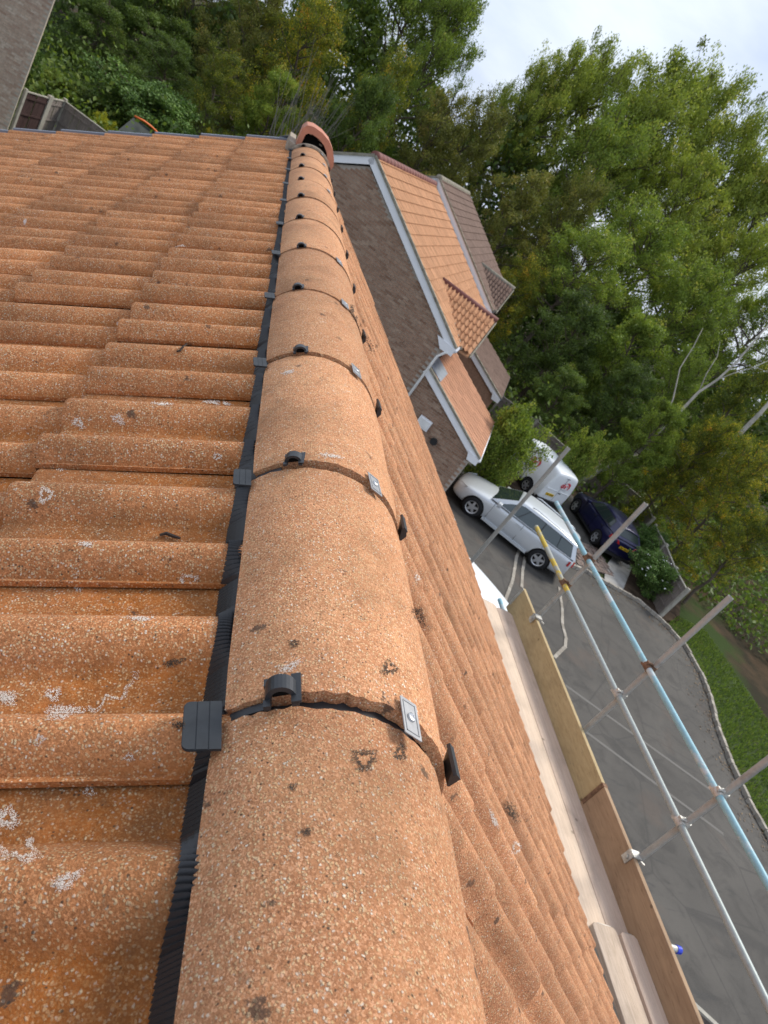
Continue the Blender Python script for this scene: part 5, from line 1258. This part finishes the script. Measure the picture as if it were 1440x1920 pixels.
p = atz(1212, 1022, -6.8); bush('plain green bush between the navy car and the flowering bush', p[0], p[1], 1.0, 1.5, 'leaf_laurel')
p = atz(1160, 940, -7.0); bush('low spiky green plant at the foot of the fence behind the navy car', p[0], p[1], .75, .9, 'leaf_bright')
p = atz(915, 892, -7.2); bush('low dark shrub in the bed beyond the silver car bonnet', p[0], p[1] + .4, .8, .7, 'leaf_mid')
p = atz(960, 905, -7.2); bush('scruffy low shrub in the bed next to the white van wheel', p[0] - .3, p[1] + .6, .7, .6, 'leaf_olive')
def hedge(label, px, py, depth, r, mat):
    c = atd(px, py, depth); return bush(label, c[0], c[1], r, max(1., c[2] + .35 * r - GZ), mat)
hedge('lime green shrub beyond the roof verge', 192, 222, 30.5, .55, 'leaf_lime')
hedge('bright green mound of bramble behind the dark tent', 300, 200, 34, 2.6, 'leaf_laurel')
hedge('ivy climbing the corner of the pale brick wall', 66, 100, 30.6, .55, 'leaf_laurel')
hedge('dark hedge bush behind the garden fence, nearest the brick wall', 105, 168, 33, 1.1, 'leaf_mid')
hedge('dark hedge bush behind the garden fence, second from the wall', 155, 190, 34, 1.2, 'leaf_dark')
hedge('rounded hedge bush right of the lime shrub', 225, 205, 34.5, 1.3, 'leaf_mid')
# bleached dead tree
dt = empty('dead_tree', tuple(atd(1100, 860, 31)[:2]) + (GZ,)); tag(dt, 'bleached bare trunk with forked limbs leaning to the right edge', 'tree')
D0 = Vector(dt.location)
def limb(pts, r0, r1): MB().tube([Vector(atd(*p)) - D0 for p in pts], [.55 * (r0 + (r1 - r0) * i / (len(pts) - 1)) for i in range(len(pts))], 8).build('limb', M['bark_pale'], dt, smooth=True)
dp = 31
limb([(1195, 850, dp), (1245, 800, dp), (1275, 772, dp), (1310, 735, dp), (1345, 712, dp), (1380, 680, dp), (1418, 635, dp), (1445, 605, dp)], .15, .05)
limb([(1240, 800, dp), (1262, 748, dp), (1275, 690, dp), (1300, 650, dp), (1318, 615, dp)], .07, .018)
limb([(1345, 712, dp), (1375, 700, dp), (1410, 690, dp), (1450, 672, dp)], .05, .02); limb([(1310, 735, dp), (1325, 700, dp), (1345, 668, dp), (1350, 640, dp)], .04, .015); limb([(1380, 680, dp), (1420, 690, dp), (1445, 700, dp)], .03, .012)
MB().tube([Vector((0, 0, 0)), Vector(atd(1195, 850, dp)) - D0], [.14, .083], 8).build('trunk', M['bark_pale'], dt, smooth=True)
dt = empty('dead_tree', tuple(atd(1390, 830, 35)[:2]) + (GZ,)); tag(dt, 'short grey slanting trunk at the right edge below the bleached limb', 'tree'); D0 = Vector(dt.location)
MB().tube([Vector((0, 0, 0)), Vector(atd(1395, 805, 35)) - D0, Vector(atd(1425, 775, 35)) - D0, Vector(atd(1460, 735, 35)) - D0], [.13, .11, .10, .08], 8).build('trunk', M['bark_pale'], dt, smooth=True)
# bare twiggy shrub behind the vent
ts = empty('bare_shrub', tuple(atd(600, 215, 36)[:2]) + (GZ,)); tag(ts, 'grey leafless twiggy shrub behind the ridge vent', 'shrub'); D0 = Vector(ts.location)
for i in range(60):
    e = Vector(atd(random.gauss(600, 38), random.gauss(175, 36), 35 + random.uniform(-1, 1))) - D0; m2 = e * .55 + Vector((random.gauss(0, .4), random.gauss(0, .4), random.gauss(0, .3)))
    if i == 0: sm = MB()
    sm.tube([Vector((random.gauss(0, .2), random.gauss(0, .2), 0)), m2, e], [.03, .02, .006], 4)
sm.build('twigs', simple('grey twig', (.20, .185, .16), .95), ts)

# far wood as one mass, and the undergrowth below the trees
n = 90000; r_ = np.random.default_rng(5); az_ = r_.uniform(R_(-28), R_(66), n); dd_ = r_.uniform(58, 74, n)
top = 2.6 + 2.2 * np.sin(az_ * 9) + 1.6 * np.sin(az_ * 23 + 1) + 1.0 * np.sin(az_ * 57); 
zz = GZ + (top - GZ) * r_.uniform(0, 1, n) ** .7
P = np.stack([np.sin(az_) * dd_, np.cos(az_) * dd_, zz], 1); u = r_.normal(0, 1, (n, 3)); u /= np.linalg.norm(u, axis=1)[:, None]; v = np.cross(u, r_.normal(0, 1, (n, 3))); v /= np.linalg.norm(v, axis=1)[:, None]; s = .55 * r_.uniform(.5, 1.2, n)[:, None]
V = np.stack([P - u * s * .5, P + v * s * .3, P + u * s * .5, P - v * s * .3], 1).reshape(-1, 3)
o = link('far_wood', np_mesh('far_wood', V, np.arange(4 * n).reshape(-1, 4), M['leaf_dark'], r_.uniform(0, .8, n))); tag(o, 'dark mass of far trees closing the wood behind everything', 'wood', kind='stuff')
n = 60000; az_ = r_.uniform(R_(-24), R_(62), n); dd_ = r_.uniform(31, 56, n); dd_ = np.where(az_ > R_(34), dd_ + 2, dd_)
P = np.stack([np.sin(az_) * dd_, np.cos(az_) * dd_, GZ + np.abs(r_.normal(0, .8, n)) * (1 + .7 * np.sin(az_ * 40 + dd_))], 1)
u = r_.normal(0, 1, (n, 3)); u /= np.linalg.norm(u, axis=1)[:, None]; v = np.cross(u, r_.normal(0, 1, (n, 3))); v /= np.linalg.norm(v, axis=1)[:, None]; s = .26 * r_.uniform(.5, 1.2, n)[:, None]
V = np.stack([P - u * s * .5, P + v * s * .3, P + u * s * .5, P - v * s * .3], 1).reshape(-1, 3)
o = link('undergrowth', np_mesh('undergrowth', V, np.arange(4 * n).reshape(-1, 4), M['leaf_dark'], r_.uniform(0, .9, n))); tag(o, 'dark tangled undergrowth on the woodland floor', 'undergrowth', kind='stuff')
print('objects', len(bpy.data.objects), 'unique tris', sum(sum(len(p.vertices) - 2 for p in me.polygons) if len(me.polygons) < 5000 else len(me.polygons) * 2 for me in bpy.data.meshes))
